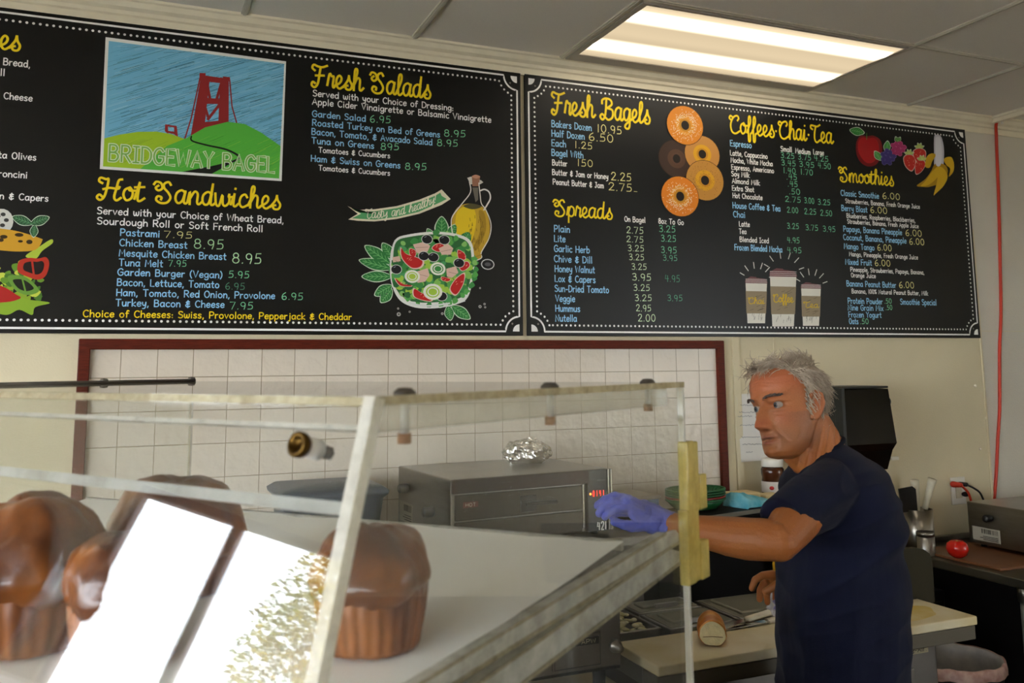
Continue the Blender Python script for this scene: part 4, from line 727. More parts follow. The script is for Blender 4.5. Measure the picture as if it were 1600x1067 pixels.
# front corner bar and top edge bars
m = MB(); m.prism([fr(-.002, 0, .003), fr(.010, 0, .003), fr(.010, DB, .003), fr(-.002, DB, .003)], nrm*-.012); obj('corner_bar', m, acrylic('cloudy corner bar', 'efece2', .85, hcol='f2efe6', hn=30), case)
m = MB(); m.prism([fr(0, -.001, .002), fr(WID, -.001, .002), fr(WID, -.0075, .002), fr(0, -.0075, .002)], nrm*-.004); obj('edge_bar', m, AED, case)
m = MB(); m.prism([cp(0, -.001, .0005), cp(LEN, -.001, .0005), cp(LEN, -.001, -.007), cp(0, -.001, -.007)], cw*.009); obj('edge_bar', m, AED, case)
RP = acrylic('bright polished edge', 'f6f4ef', .6, hcol='fbf9f2', hn=10)
m = MB(); m.prism([cp(LEN-.006, -.0005, -.005), cp(LEN, -.0005, -.005), cp(LEN, -.0005, DB), cp(LEN-.006, -.0005, DB)], cw*.008); obj('rear_post', m, RP, case); m = MB(); m.prism([cp(LEN-.006, WID+.0005, -.005), cp(LEN, WID+.0005, -.005), cp(LEN, WID+.0005, DB), cp(LEN-.006, WID+.0005, DB)], cw*-.005); obj('rear_post', m, RP, case)

# inner lips of the front, one under the top and one lower down
def lip(name, z0, z1, d, face=ACR):
    m = MB(); m.prism([fr(.012, z0, -.006), fr(WID, z0, -.006), fr(WID, z1, -.006), fr(.012, z1, -.006)], nrm*-d); return obj(name, m, face, case)
za = (at_p(560, 668, C0, nrm)-C0).z; zb_ = (at_p(548, 800, C0, nrm)-C0).z
lip('lip', za+.003, za-.001, .010); lip('lip', zb_+.007, zb_-.003, .008, acrylic('milky acrylic strip', 'f0f0ec', .55, hcol='efefec'))
# clear beam under the top, along the side, with its bolts
m = MB(); m.prism([cp(.02, .012, -.008), cp(LEN-.03, .012, -.008), cp(LEN-.03, .012, -.030), cp(.02, .012, -.030)], cw*.016); obj('top_beam', m, acrylic('clear beam acrylic', 'f6f5f1', .2, hn=30, hcol='f4efe6'), case)
brass = mat('worn brass', '5e4620', .35, 1, var=.4, vscale=40); cork = mat('brown bolt cap', '9a6a42', .6); wrod = mat('white nylon spacer', 'efece6', .4)
for px, z1 in ((660, .033), (884, .031), (1034, .027)):
    s = (on_side(px, 610)-C0).dot(cu); b = cp(s, .02, 0)
    o = obj('bolt', MB().tube([b+cz*.003, b-cz*z1], .0035, 10), wrod, case)
    obj('bolt_head', MB().lathe([(0, .006), (.006, .0055), (.010, .002), (.010, 0), (0, 0)], 14, M=Matrix.Translation(b)), mat('dark screw head', '4c453c', .5, .6), o)
    obj('cap', MB().tube([b-cz*z1, b-cz*(z1+.009)], .006, 12), cork, o)
m = MB(); m.tube([cp(LEN-.004, WID-.012, .002), cp(0, WID-.012, .002)], .0032, 8)
for s in (LEN-.012, LEN-.20): q = cp(s, WID-.012, .004); m.lathe([(0, .005), (.006, .004), (.008, 0), (0, 0)], 12, M=Matrix.Translation(q))
obj('hinge_rod', m, steel_d, case, 'grey hinge rod on the top')
# door knob
kp = at_p(492, 702, C0, nrm); m = MB()
def along(n, prof, base): R = n.to_track_quat('Z', 'Y').to_matrix().to_4x4(); return Matrix.Translation(base) @ R
kn = obj('knob', MB().lathe([(.004, -.006), (.0085, -.004), (.0085, .012), (.004, .013)], 18, M=along(nrm, 0, kp)), wrod, case)
obj('bolt_end', MB().lathe([(0, .013), (.0095, .013), (.0105, .016), (.0105, .021), (.007, .022), (.0065, .017), (0, .017)], 20, M=along(nrm, 0, kp)), brass, kn, 'brass bolt end')
obj('nut', MB().lathe([(0, -.018), (.006, -.017), (.006, -.006), (0, -.006)], 6, M=along(nrm, 0, kp)), steel_d, kn)
# yellowed hinges on the rear edge
for a, b, tb in (((1068, 690), (1090, 794), ((1089, 742), (1102, 793))), ((1069, 797), (1092, 905), ((1092, 846), (1106, 900)))):
    p, q = on_side(*a), on_side(*b); s0, s1 = (p-C0).dot(cu), (q-C0).dot(cu); z0, z1 = (p-C0).z, (q-C0).z
    h = obj('hinge', MB().rbox((-.004, 0, 0), ((s1-s0)*.55, .014, z0-z1), .002, M=Matrix((( cu.x, cw.x, 0, cp(s0, -.006, z1).x), (cu.y, cw.y, 0, cp(s0, -.006, z1).y), (0, 0, 1, cp(s0, -.006, z1).z), (0, 0, 0, 1)))), AYL, case, 'yellowed acrylic hinge')
    m = MB(); m.rbox(((s1-s0)*.5, 0, 0), (s1-s0, .010, z0-z1-.002), .002, M=Matrix(((cu.x, cw.x, 0, cp(s0, -.004, z1).x), (cu.y, cw.y, 0, cp(s0, -.004, z1).y), (0, 0, 1, cp(s0, -.004, z1).z), (0, 0, 0, 1)))); obj('hinge_leaf', m, AYL, h)
    p, q = on_side(*tb[0]), on_side(*tb[1]); s0, s1 = (p-C0).dot(cu), (q-C0).dot(cu); z0, z1 = (p-C0).z, (q-C0).z
    m = MB(); m.rbox((0, 0, 0), (s1-s0, .012, z0-z1), .002, M=Matrix(((cu.x, cw.x, 0, cp(s0, -.004, z1).x), (cu.y, cw.y, 0, cp(s0, -.004, z1).y), (0, 0, 1, cp(s0, -.004, z1).z), (0, 0, 0, 1)))); obj('tab', m, AYL, h)
# sloping rails that carry the shelf
def rail(pix, flange=.012):
    P = [on_side(x, y, .0075) for x, y in pix]; m = MB(); m.prism(P, cw*.004)
    t0, t1 = P[0], P[1]; b0, b1 = P[-1], P[-2]
    m.prism([b0, b1, b1+cz*.0035, b0+cz*.0035], cw*flange*1.5); m.prism([t0, t1, t1-cz*.003, t0-cz*.003], cw*flange)
    o = obj('rail', m, ACR, case); m = MB(); m.prism([b0-cw*.0015, b1-cw*.0015, b1-cw*.0015+cz*.004, b0-cw*.0015+cz*.004], cw*.0015); obj('rail_lip', m, AED, o)
    m = MB(); m.prism([t0-cw*.0015, t1-cw*.0015, t1-cw*.0015-cz*.003, t0-cw*.0015-cz*.003], cw*.0015); obj('rail_lip', m, AED, o)
rail([(520, 1148), (1040, 832), (1056, 828), (1062, 836), (1060, 850), (530, 1186)]); rail([(540, 1212), (1030, 866), (1050, 858), (1064, 862), (1066, 879), (560, 1268)])
# shelf and its paper
def s_end(t): return (SA-C0).dot(cu)-.082*(t-.024)
def sp(s, t, o=0): return cp(s, t, shelf_z(s)) + SN*o
obj('shelf', MB().prism([sp(-.09, .022, -.002), sp(s_end(.022)+.010, .022, -.002), sp(s_end(WID)+.010, WID-.008, -.002), sp(-.09, WID-.008, -.002)], SN*-.005), AC, case)
paper = thing('paper_liner', 'white baking paper lining the case shelf under the pastries', 'paper', sp(.2, .3))
m = MB(); NS, NT = 40, 60; vs = []; se = (SA-C0).dot(cu)
for i in range(NS+1):
    for j in range(NT+1):
        t = .024+(WID-.04)*j/NT; s = -.085+(s_end(t)+.085)*i/NS; edge = max(0, (i/NS-.8)/.2); e2 = max(0, 1-j/6)
        h = .0015*(1+noise.noise(Vector((s*9, t*9, 0)))) + edge*.0016*(1+noise.noise(Vector((t*22, 3, s*10)))) + e2*.003*(1+noise.noise(Vector((s*25, 1, t*8))))*edge
        vs.append(sp(s + (edge > .99)*.008*noise.noise(Vector((t*14, 7, 0))), t, h+.0005))
F = [(i*(NT+1)+j, i*(NT+1)+j+1, (i+1)*(NT+1)+j+1, (i+1)*(NT+1)+j) for i in range(NS) for j in range(NT)]
o = len(vs); m.add(vs+[v-SN*.0006 for v in vs], F+[tuple(k+o for k in f[::-1]) for f in F], True)
obj('sheet', m, mat('white baking paper', 'f8f6f1', .7, bump=.12, bscale=50), paper)
m = MB(); m.prism([sp(s_end(.03)+.004, .03, .004), sp(s_end(.03)+.010, .03, .004), sp(s_end(WID)+.010, WID-.01, .004), sp(s_end(WID)+.004, WID-.01, .004)], SN*-.012); obj('shelf_edge', m, ACR, case)
obj('base', MB().prism([cp(sl*DB, 0, DB-.012), cp(LEN, 0, DB-.012), cp(LEN, WID, DB-.012), cp(sl*DB, WID, DB-.012)], cz*.012), AC, case)
cnt = thing('display_counter', 'dark counter carrying the acrylic pastry case', 'counter', (cp(.2, .4, 0).x, cp(.2, .4, 0).y, 0))
zc = C0.z+DB-.012
obj('body', MB().prism([Vector((*cp(s, t, 0).xy, 0)) for s, t in ((-.12, .02), (LEN-.04, .02), (LEN-.04, WID), (-.12, WID))], cz*(zc-.04)), dark_in, cnt)
obj('worktop', MB().prism([Vector((*cp(s, t, 0).xy, zc-.04)) for s, t in ((-.16, -.01), (LEN, -.01), (LEN, WID+.02), (-.16, WID+.02))], cz*.04), mat('brown laminate worktop', '6a5038', .4), cnt)
# pastries
crust = mat('glazed brown crust', '4e260e', .34, spec=.4, var=.6, vscale=13, col2='955722', bump=.6, bscale=24, coat=.25)
cup_m = mat('brown pleated baking paper', '9a5c2a', .55, var=.4, vscale=9, col2='5e3013', stretch=(6, 6, 1))
def pastry(label, px, py, D, H, seed, cuph=.5):
    base = on_shelf(px, py); rz = random.Random(seed); t = thing('glazed_pastry', label, 'pastry', base+SN*.002, 0, None); r = D/2; hc = H*cuph
    M = Matrix.Translation(base+SN*.003)
    def pleat(v, a, i): k = 1+.014*math.cos(a*30+2*math.sin(a*2))+.03*noise.noise(Vector((math.cos(a)*1.5, math.sin(a)*1.5, seed))); return Vector((v.x*k, v.y*k, v.z))
    obj('paper_cup', MB().lathe([(0, 0), (r*.80, 0), (r*.83, .004), (r*.93, hc*.6), (r*.97, hc), (r*.94, hc+.002), (r*.85, hc*.8), (0, hc*.75)], 150, M=M, fn=pleat), cup_m, t)
    def bumpy(v, a, i):
        d = Vector((v.x, v.y, v.z*1.2))*(1/D); k = 1+.13*noise.noise(d*2.4+Vector((seed, 0, 0)))+.045*noise.noise(d*7+Vector((seed, 4, 0)))
        for b in range(3):      # creases that run over the top
            an = rz_a[b]; k -= .022*math.exp(-((math.sin(a-an)*math.hypot(v.x, v.y)/r)/.10)**2)*(v.z > hc)
        return Vector((v.x*k, v.y*k, hc+(v.z-hc)*k))
    rz_a = [rz.uniform(0, 6.28) for _ in range(3)]
    prof = [(r*.86, hc*.72), (r*.98, hc*.9), (r*1.04, hc+.004)] + [(r*1.06*math.cos(x), hc+.006+(H-hc-.006)*math.sin(x)) for x in [math.pi/2*q/14 for q in range(0, 14)]] + [(.001, H)]
    obj('crust', MB().lathe(prof, 90, M=M, fn=bumpy), crust, t)
    return t
pastry('brown glazed pastry in a paper cup, right of the white corner bar', 580, 1012, .112, .112, 1)
pastry('large brown glazed pastry at the far left edge of the case', 42, 1010, .142, .150, 2, .42)
pastry('brown glazed pastry in front, between the left edge and the mirrored window', 196, 1035, .110, .124, 3, .45)
pastry('large domed pastry behind the mirrored window in the case', 272, 925, .150, .135, 4, .4)
# ================================================================ COUNTERS AND EQUIPMENT
def T3(loc, rz=0): return Matrix.Translation(Vector(loc)) @ Matrix.Rotation(rz, 4, 'Z')
t = thing('back_counter', 'dull steel counter along the tiled wall under the oven', 'counter', (.6, 2.9, 0))
obj('body', MB().box((-1.4, 2.66, 0), (1.57, 3.12, 1.07)), steel_d, t); obj('worktop', MB().rbox((-1.4, 2.62, 1.07), (1.595, 3.119, 1.10), .004), steel, t)
# black shelf unit, turned a little
t = thing('shelf_unit', 'black shelf unit behind the prep table with baskets on top', 'shelf', (2.05, 2.95, 0), math.radians(12.3))
M = WM[t.name]; m = MB()
for a, b in (((-.42, -.14, 0), (-.40, .06, 1.09)), ((.40, -.14, 0), (.42, .06, 1.09)), ((-.40, .045, 0), (.40, .06, 1.09)), ((-.40, -.13, .50), (.40, .05, .52))): m.box(a, b, M)
obj('body', m, dark_in, t); obj('top', MB().rbox((-.44, -.160, 1.095), (.44, .06, 1.115), .004, M), dark_in, t)
obj('edge_strip', MB().rbox((-.44, -.166, 1.103), (.44, -.160, 1.1185), .0015, M), steel, t, 'grey metal edge strip')
# prep table
t = thing('prep_table', 'steel sandwich prep table with a cutting board along its front', 'prep table', (1.78, 2.35, 0))
obj('body', MB().rbox((1.25, 2.12, .10), (2.262, 2.58, .83), .006).rbox((1.25, 2.13, .02), (2.25, 2.57, .10), .004), steel_d, t)
obj('worktop', MB().rbox((1.24, 2.12, .83), (2.30, 2.60, .874), .004), steel, t)
obj('board_ledge', MB().rbox((1.24, 2.045, .832), (2.342, 2.1195, .872), .003), mat('dull worn steel', '5e574a', .55, .5), t)
for x0, x1 in ((1.27, 1.70), (1.72, 2.15)):
    d = obj('door', MB().rbox((x0, 2.10, .14), (x1, 2.119, .76), .004), steel_d, t); obj('handle', MB().rbox((x0+.03, 2.09, .72), (x1-.03, 2.10, .745), .003), blackp, d)
obj('pan_lid', MB().prism([(2.02, 2.275, .876), (2.434, 2.275, .876), (2.434, 2.275, 1.005), (2.425, 2.275, 1.03), (2.40, 2.275, 1.045), (2.37, 2.275, 1.052), (2.02, 2.275, 1.07)], (0, .02, 0)), mat('olive brown enamel', '35301f', .65, 0, .2, var=.2, vscale=6), t, 'rounded steel end of the raised pan lid')
bdg = obj('badge', MB().rbox((2.06, 2.1135, .792), (2.222, 2.1195, .820), .001), mat('tan badge plate', 'a39676', .45), t)
def flat_text(txt, org, ux, uz, h, wdt, m, parent, name='lettering', w_=.14, font=G, out=None, label=None):
    st, tw = lay_text(txt, font, 1.9 if font is G else .15); ux, uz = Vector(ux).normalized(), Vector(uz).normalized(); n = ux.cross(uz); n = n if out is None or n.dot(Vector(out)) > 0 else -n; mb = MB(); org = Vector(org); k = wdt/tw
    for g in st:
        P = [Vector((x*k, y*h/10)) for x, y in g]; vs = []
        for a, p in enumerate(P):
            q = (P[min(a+1, len(P)-1)]-P[max(a-1, 0)]); q = q.normalized() if q.length > 1e-9 else Vector((1, 0)); nn = Vector((-q.y, q.x))*w_*h/2
            vs += [org+ux*(p.x+nn.x)+uz*(p.y+nn.y)+n*.0006, org+ux*(p.x-nn.x)+uz*(p.y-nn.y)+n*.0006]
        mb.add(vs, [(2*a, 2*a+1, 2*a+3, 2*a+2) for a in range(len(P)-1)])
    return obj(name, mb, m, parent, label)
pale = mat('pale lettering', 'cfc6ae', .5)
flat_text('Beverage-Air.', (2.066, 2.1135, .797), (1, 0, 0), (0, 0, 1), .017, .148, blackp, bdg, out=(0, -1, 0))
cb = thing('cutting_board', 'long cream cutting board along the prep table front with the bread roll on it', 'cutting board', (1.79, 2.15, .875))
obj('board', MB().rbox((1.238, 2.038, .8745), (2.345, 2.262, .900), .004), board_cut, cb)
m = MB(); m.lathe([(0, 0), (.10, 0)], 30, M=T3((2.16, 2.15, .9003)) @ Matrix.Diagonal((1.3, .75, 1, 1)), fn=lambda v, a, i: v*(1+.25*noise.noise(Vector((math.cos(a)*1.3, math.sin(a)*1.3, 2)))), cap=False)
obj('stain', m, mat('yellow stain', 'cfae4a', .6, var=.5, vscale=9, col2='dccb96'), cb)
# inset pans
def pan(label, x0, x1, y0, y1, lid=True):
    t = thing('food_pan', label, 'food pan', ((x0+x1)/2, (y0+y1)/2, .874), 0, None); m = MB()
    z1, z0 = .905, .875
    m.rbox((x0, y0, z0), (x1, y0+.012, z1), .003).rbox((x0, y1-.012, z0), (x1, y1, z1), .003).rbox((x0, y0, z0), (x0+.012, y1, z1), .003).rbox((x1-.012, y0, z0), (x1, y1, z1), .003); obj('rim', m, steel, t)
    if lid:
        obj('lid', MB().rbox((x0+.010, y0+.010, z1-.006), (x1-.010, y1-.010, z1+.002), .003).rbox((x0+.035, y0+.035, z1), (x1-.035, y1-.035, z1+.010), .005), mat('smoky clear lid', '8f8c7c', .16, .25), t)
        obj('handle', MB().rbox(((x0+x1)/2-.04, y0+.02, z1+.002), ((x0+x1)/2+.04, y0+.028, z1+.016), .002), steel, t)
    else:
        m = MB(); rr = random.Random(5)
        for k in range(70):
            c = Vector((rr.uniform(x0+.02, x1-.02), rr.uniform(y0+.02, y1-.02), z1-.008+rr.uniform(-.004, .008))); m.sphere(c, (rr.uniform(.008, .02), rr.uniform(.006, .014), .005), 8, Matrix.Rotation(rr.uniform(0, 3), 3, 'Z'))
        o = obj('shredded_filling', m, mat('pale shredded lettuce', 'b9b07a', .6, var=.4, vscale=30, col2='d9d3b4'), t); o['kind'] = 'stuff'
    return t
pan('open steel pan of pale filling at the left end of the prep table', 1.255, 1.42, 2.31, 2.57, False)
pan('lidded steel pan behind the bread roll', 1.43, 1.66, 2.285, 2.45)
pan('lidded steel pan at the back of the prep table', 1.43, 1.66, 2.46, 2.585)
pan('lidded steel pan beside the bare hand', 1.67, 1.98, 2.285, 2.52)
# bread roll: cut end towards the camera
t = thing('bread_roll', 'golden bread roll with a cut end on the cutting board', 'bread', at_z(1112, 1008, .901))
c = at_z(1114, 1010, .9015); ax = Vector((.10, .16, 0)).normalized(); sd = Vector((ax.y, -ax.x, 0)); m = MB(); R = []
def sec(f, k): 
    out = []
    for j in range(28):
        a = 2*math.pi*j/28; x = math.cos(a); z = math.sin(a); zz = .034+.034*z if z > 0 else .034+.034*max(z, -.92)
        xx = x*.037*(1-.18*max(0, z)**2+.05*(z < -.2)); q = 1-.06*(math.sin(f*16) > .6)*(z > .2)
        out.append(c+ax*f*.15+sd*xx*k*q+Vector((0, 0, .0 + zz*(.35+.65*k)*q)))
    return out
R = [sec(f, k) for f, k in ((0, .98), (.02, 1), (.12, 1), (.2, 1.0), (.28, 1.03), (.36, 1.0), (.45, 1.03), (.55, 1.0), (.65, .98), (.75, .93), (.85, .82), (.93, .62), (.98, .38), (1, .12))]
obj('crust', m.rings(R, caps=True), mat('golden bread crust', 'b0621a', .35, var=.6, vscale=25, col2='d99a45', bump=.2, bscale=60), t)
cut = [p-ax*.0012 for p in sec(0, .93)]; m = MB(); m.prism([c-ax*.0012+(p-c)*.98+Vector((0, 0, .001)) for p in cut], ax*.001); crm = obj('crumb', m, mat('white bread crumb', 'e3d3a4', .9, bump=.6, bscale=220, var=.15, vscale=60), t, 'pale cut face')
obj('slit', MB().tube([c-ax*.002+sd*-.026+Vector((0, 0, .024)), c-ax*.002+Vector((0, 0, .026)), c-ax*.002+sd*.027+Vector((0, 0, .025))], .0010, 6), mat('dark slit', '5a3a18', .9), crm)
# knife and spatula on the board
whand = mat('worn white handle', 'd8cfb6', .5, var=.15, vscale=30)
t = thing('spatula', 'steel spatula with a long white handle lying across the pans', 'spatula', at_z(1165, 975, .91))
a, b, c2 = at_z(1124, 986, .905), at_z(1172, 968, .914), at_z(1232, 950, .935); d = (b-a).normalized(); s = Vector((-d.y, d.x, 0)).normalized()
obj('blade', MB().prism([a-s*.004, a+s*.03, b+s*.016, b-s*.002], (0, 0, .0016)), chrome, t)
obj('handle', MB().tube(catmull([b+s*.008-d*.012, (b+c2)/2+Vector((0, 0, .004)), c2], 5), [.009]*6+[.011]*5, 10), whand, t)
t = thing('knife', 'knife with a white handle beside the man on the board', 'knife', at_z(1215, 968, .905))
a, b, c2 = at_z(1118, 988, .9025), at_z(1200, 970, .907), at_z(1258, 958, .909); d = (b-a).normalized(); s = Vector((-d.y, d.x, 0)).normalized()
obj('blade', MB().prism([a, a+s*.012, b+s*.012, b-s*.012], (0, 0, .0015)), chrome, t); obj('handle', MB().rings([[p+s*.013*math.cos(x)+Vector((0, 0, .008*math.sin(x))) for x in [i*math.pi/6 for i in range(12)]] for p in (b-d*.002, b+(c2-b)*.3, b+(c2-b)*.7, c2)]), whand, t)
t = thing('plastic_bag', 'small crumpled printed plastic bag beside the bare hand', 'bag', at_d(1212, 945, 2.5))
def crumple(c, r, seed, n=40, amp=.45):
    m = MB(); m.sphere((0, 0, 0), 1, n); vs = []
    for v in m.v: q = Vector(v); k = 1+amp*noise.noise(q*2.1+Vector((seed, 0, 0)))+amp*.5*noise.noise(q*5+Vector((0, seed, 0))); vs.append(Vector(c)+Vector((q.x*r[0], q.y*r[1], q.z*r[2]))*k)
    m.v = [tuple(v) for v in vs]; return m
obj('bag', crumple(at_d(1216, 942, 2.5), (.035, .03, .03), 3), acrylic('crinkled clear film', 'f4f4f6', .5, hcol='e9e6ee', hn=30), t)
obj('print', MB().tube([at_d(1208, 938, 2.46), at_d(1214, 945, 2.455), at_d(1210, 950, 2.46), at_d(1218, 953, 2.46)], .004, 6), mat('violet print', '7a78a8', .6), t)
t = thing('squeeze_tub', 'yellow tub standing behind the man, under his elbow', 'tub', (2.085, 2.555, .875))
obj('body', MB().lathe([(0, 0), (.05, 0), (.056, .01), (.058, .10), (.05, .115), (0, .115)], 28, M=T3((2.085, 2.555, .875))), mat('yellow plastic', 'd8a81c', .4), t); obj('lid', MB().lathe([(0, .115), (.055, .115), (.055, .13), (0, .132)], 28, M=T3((2.085, 2.555, .875))), mat('pale yellow lid', 'e2bf4c', .4), t)
# ---- oven
led = mat('red display digits', 'ff2a10', .4, emit=2.2)
OA = math.radians(5.2)
def oven(name, label, loc, rz, w_, dp, h, full=True):
    t = thing(name, label, 'oven', loc, rz); M = WM[t.name]
    obj('body', MB().rbox((0, 0, .014), (w_, dp, h), .004, M), steel_o, t)
    for x, y in ((.04, .04), (w_-.04, .04), (.04, dp-.04), (w_-.04, dp-.04)): obj('foot', MB().lathe([(0, 0), (.014, 0), (.012, .015), (0, .015)], 12, M=M @ T3((x, y, 0))), blackp, t)
    for y, z in ((dp*.30, h*.47), (dp*.78, h*.70)):
        obj('bumper', MB().lathe([(0, 0), (.014, 0), (.016, .006), (.016, .03), (.012, .036), (0, .036)], 18, M=M @ Matrix.Translation((0, y, z)) @ Matrix.Rotation(-math.pi/2, 4, 'Y')), blackp, t)
    lb = obj('rating_label', MB().box((-.0008, dp*.70, h*.16), (0, dp*.96, h*.46), M), mat('printed paper label', 'a8a292', .6), t)
    m = MB(); rr = random.Random(2)
    for k in range(12): y = dp*(.72+.013*k); m.box((-.0014, y, h*.33), (-.0006, y+.003*rr.choice((.6, 1, 1.4)), h*.43), M)
    for k in range(3): m.box((-.0014, dp*.72, h*(.19+.035*k)), (-.0006, dp*(.86+.03*(k % 2)), h*(.205+.035*k)), M)
    obj('label_print', m, blackp, lb)
    if not full: return t
    obj('front_hood', MB().rbox((0, -.016, h*.80), (w_*.845, 0, h), .003, M), mat('steel with painted reflection', '33241f', .35, .6), t)  # red-brown reflection painted into the hood colour
    dr = obj('door', MB().rbox((.01, -.012, h*.42), (w_*.80, 0, h*.78), .003, M), steel_f, t)
    obj('handle', MB().rbox((w_*.40, -.018, h*.46), (w_*.50, -.011, h*.70), .003, M).rbox((w_*.425, -.034, h*.56), (w_*.62, -.018, h*.61), .004, M), blackp, dr)
    pl = obj('warning_plate', MB().rbox((.035, -.014, h*.60), (.085, -.0118, h*.68), .0005, M), mat('dull red plate', '6a2a1c', .5), dr)
    flat_text('HOT', M @ Vector((.042, -.014, h*.615)), M.to_3x3() @ Vector((1, 0, 0)), (0, 0, 1), .010, .034, pale, pl, out=M.to_3x3() @ Vector((0, -1, 0)))
    obj('drawer_front', MB().rbox((.01, -.012, .02), (w_*.80, 0, h*.40), .003, M), steel_f, t)
    obj('trim_bar', MB().rbox((w_*.80, -.016, .03), (w_*.812, 0, h*.80), .002, M), chrome, t)
    cp_ = obj('control_panel', MB().rbox((w_*.835, -.014, .016), (w_*.965, 0, h), .002, M), blackp, t)
    ux, out = M.to_3x3() @ Vector((1, 0, 0)), M.to_3x3() @ Vector((0, -1, 0))
    flat_text('0 1 4 1', M @ Vector((w_*.868, -.014, h*.60)), ux, (0, 0, 1), h*.085, w_*.075, led, cp_, 'display_digits', w_=.11, out=out, label='red digits 0141')
    obj('lamp', MB().sphere(M @ Vector((w_*.852, -.0145, h*.64)), .0035, 10), mat('orange lamp', 'ff7a20', .4, emit=4), cp_)
    flat_text('421', M @ Vector((w_*.893, -.014, h*.09)), ux, (0, 0, 1), h*.12, w_*.062, whitep, cp_, 'model_number', w_=.17, out=out)
    flat_text('- - - - - -', M @ Vector((w_*.90, -.014, h*.82)), ux, (0, 0, 1), h*.05, w_*.05, pale, cp_, 'small_print', out=out)
    obj('edge_trim', MB().rbox((w_*.97, -.016, 0.016), (w_*.982, 0, h), .001, M).rbox((w_*.988, -.016, .016), (w_, 0, h), .001, M), chrome, t)
    return t
steel_o = mat('brushed oven steel', '9a958c', .3, 1, bump=.06, bscale=200, var=.15, vscale=8, stretch=(1, 1, 6)); steel_f = mat('oven front with painted dark reflection', '4c463d', .38, 1, var=.25, vscale=6)  # oven front coloured darker to stand for the dark room it reflects
oven('countertop_oven', 'steel countertop oven with a red display and the foil parcel on top', (.894, 2.638, 1.10), OA, .576, .45, .212)
oven('countertop_oven', 'steel countertop oven at the right edge beside the tomato', (3.38, 2.43, .862), 0, .52, .52, .186, False)
# foil parcel
t = thing('foil_parcel', 'crumpled foil parcel on top of the steel oven', 'foil', at_z(824, 728, 1.313))
b = at_z(824, 724, 1.313); fm = crumple((0, 0, 0), (.082, .055, .047), 8, 64, .17)
vs = []
for v in fm.v:
    q = Vector(v); k = noise.multi_fractal(q*34, 1, 2, 3)*.0024 + noise.cell(q*60)*.0022; q = q*(1+k/q.length); vs.append(b+Vector((q.x, q.y, max(q.z, -.036)+.037)))
fm.v = vs; fm.sm = [False]*len(fm.f); obj('foil', fm, mat('aluminium foil', 'e6e4e0', .22, 1, bump=.6, bscale=90), t)
# blue grey tub
t = thing('bus_tub', 'dark blue grey plastic tub in front of the tiles', 'tub', (.575, 2.93, 1.10))
m = MB(); M = T3((.575, 2.93, 1.10))
def rr_ring(w_, d_, z, r=.03, n=6): 
    out = []
    for cx, cy, a0 in ((w_/2-r, d_/2-r, 0), (-w_/2+r, d_/2-r, 90), (-w_/2+r, -d_/2+r, 180), (w_/2-r, -d_/2+r, 270)):
        out += [M @ Vector((cx+r*math.cos(math.radians(a0+90*k/n)), cy+r*math.sin(math.radians(a0+90*k/n)), z)) for k in range(n+1)]
    return out
tubm = mat('slate blue plastic', '2c3b4a', .4)
obj('body', MB().rings([rr_ring(.27, .26, 0), rr_ring(.31, .29, .15), rr_ring(.325, .305, .155), rr_ring(.33, .31, .165), rr_ring(.30, .28, .165), rr_ring(.26, .24, .02)]), tubm, t)
obj('lid', MB().rings([rr_ring(.335, .315, .160), rr_ring(.34, .32, .172), rr_ring(.30, .28, .186), rr_ring(.12, .11, .196)]), tubm, t)
# blue box
t = thing('wipes_box', 'blue carton with a dark lettered strip behind the gloved hand', 'box', (1.70, 2.98, 1.10)); M = T3((1.70, 2.93, 1.116), .12)
bx = obj('carton', MB().rbox((-.10, -.05, 0), (.075, .12, .052), .003, M), mat('blue printed card', '36527c', .5, var=.3, vscale=20), t)
obj('lid', MB().rbox((-.105, -.055, .052), (.08, .125, .066), .003, M), mat('grey brown card', '8a8072', .6), t)
st = obj('strip', MB().box((-.055, -.0515, .024), (.03, -.0502, .046), M), blackp, bx); flat_text('RKLAND', M @ Vector((-.05, -.0515, .029)), M.to_3x3() @ Vector((1, 0, 0)), (0, 0, 1), .011, .075, pale, st, out=M.to_3x3() @ Vector((0, -1, 0)))
# baskets
gm = mat('green basket plastic', '0f5a2c', .4); rm = mat('dark red basket plastic', '7a1c18', .4)
def basket(z, m_, label):
    t = thing('food_basket', label, 'basket', (1.955, 2.915, z), 0, 'stack of oval food baskets'); M = T3((1.955, 2.915, z), .1) @ Matrix.Diagonal((1, .72, 1, 1))
    def wv(v, a, i): return Vector((v.x, v.y, v.z+(.0 if i in (0, 5) else .0015*math.cos(a*26))))
    obj('bowl', MB().lathe([(.0, .002), (.085, .002), (.105, .018), (.122, .036), (.118, .036), (.100, .018), (.082, .005), (.0, .005)], 60, M=M, fn=wv), m_, t)
    obj('rim', MB().tube([M @ Vector((.121*math.cos(a), .121*math.sin(a), .037)) for a in [2*math.pi*k/48 for k in range(48)]], .0042, 8, closed=True), m_, t)
    m = MB()
    for k in range(40):
        a = 2*math.pi*k/40
        m.tube([M @ Vector((.084*math.cos(a), .084*math.sin(a), .006)), M @ Vector((.119*math.cos(a), .119*math.sin(a), .036))], .0018, 5)
    obj('ribs', m, m_, t)
z = 1.1165
for k, (m_, lb) in enumerate(((gm, 'lowest green basket of the stack on the black shelf'), (rm, 'dark red basket in the stack of green baskets'), (gm, 'green basket directly above the dark red one'), (gm, 'green basket second from the top of the stack'), (gm, 'topmost green basket of the stack on the black shelf'))): basket(z+k*.0088, m_, lb)
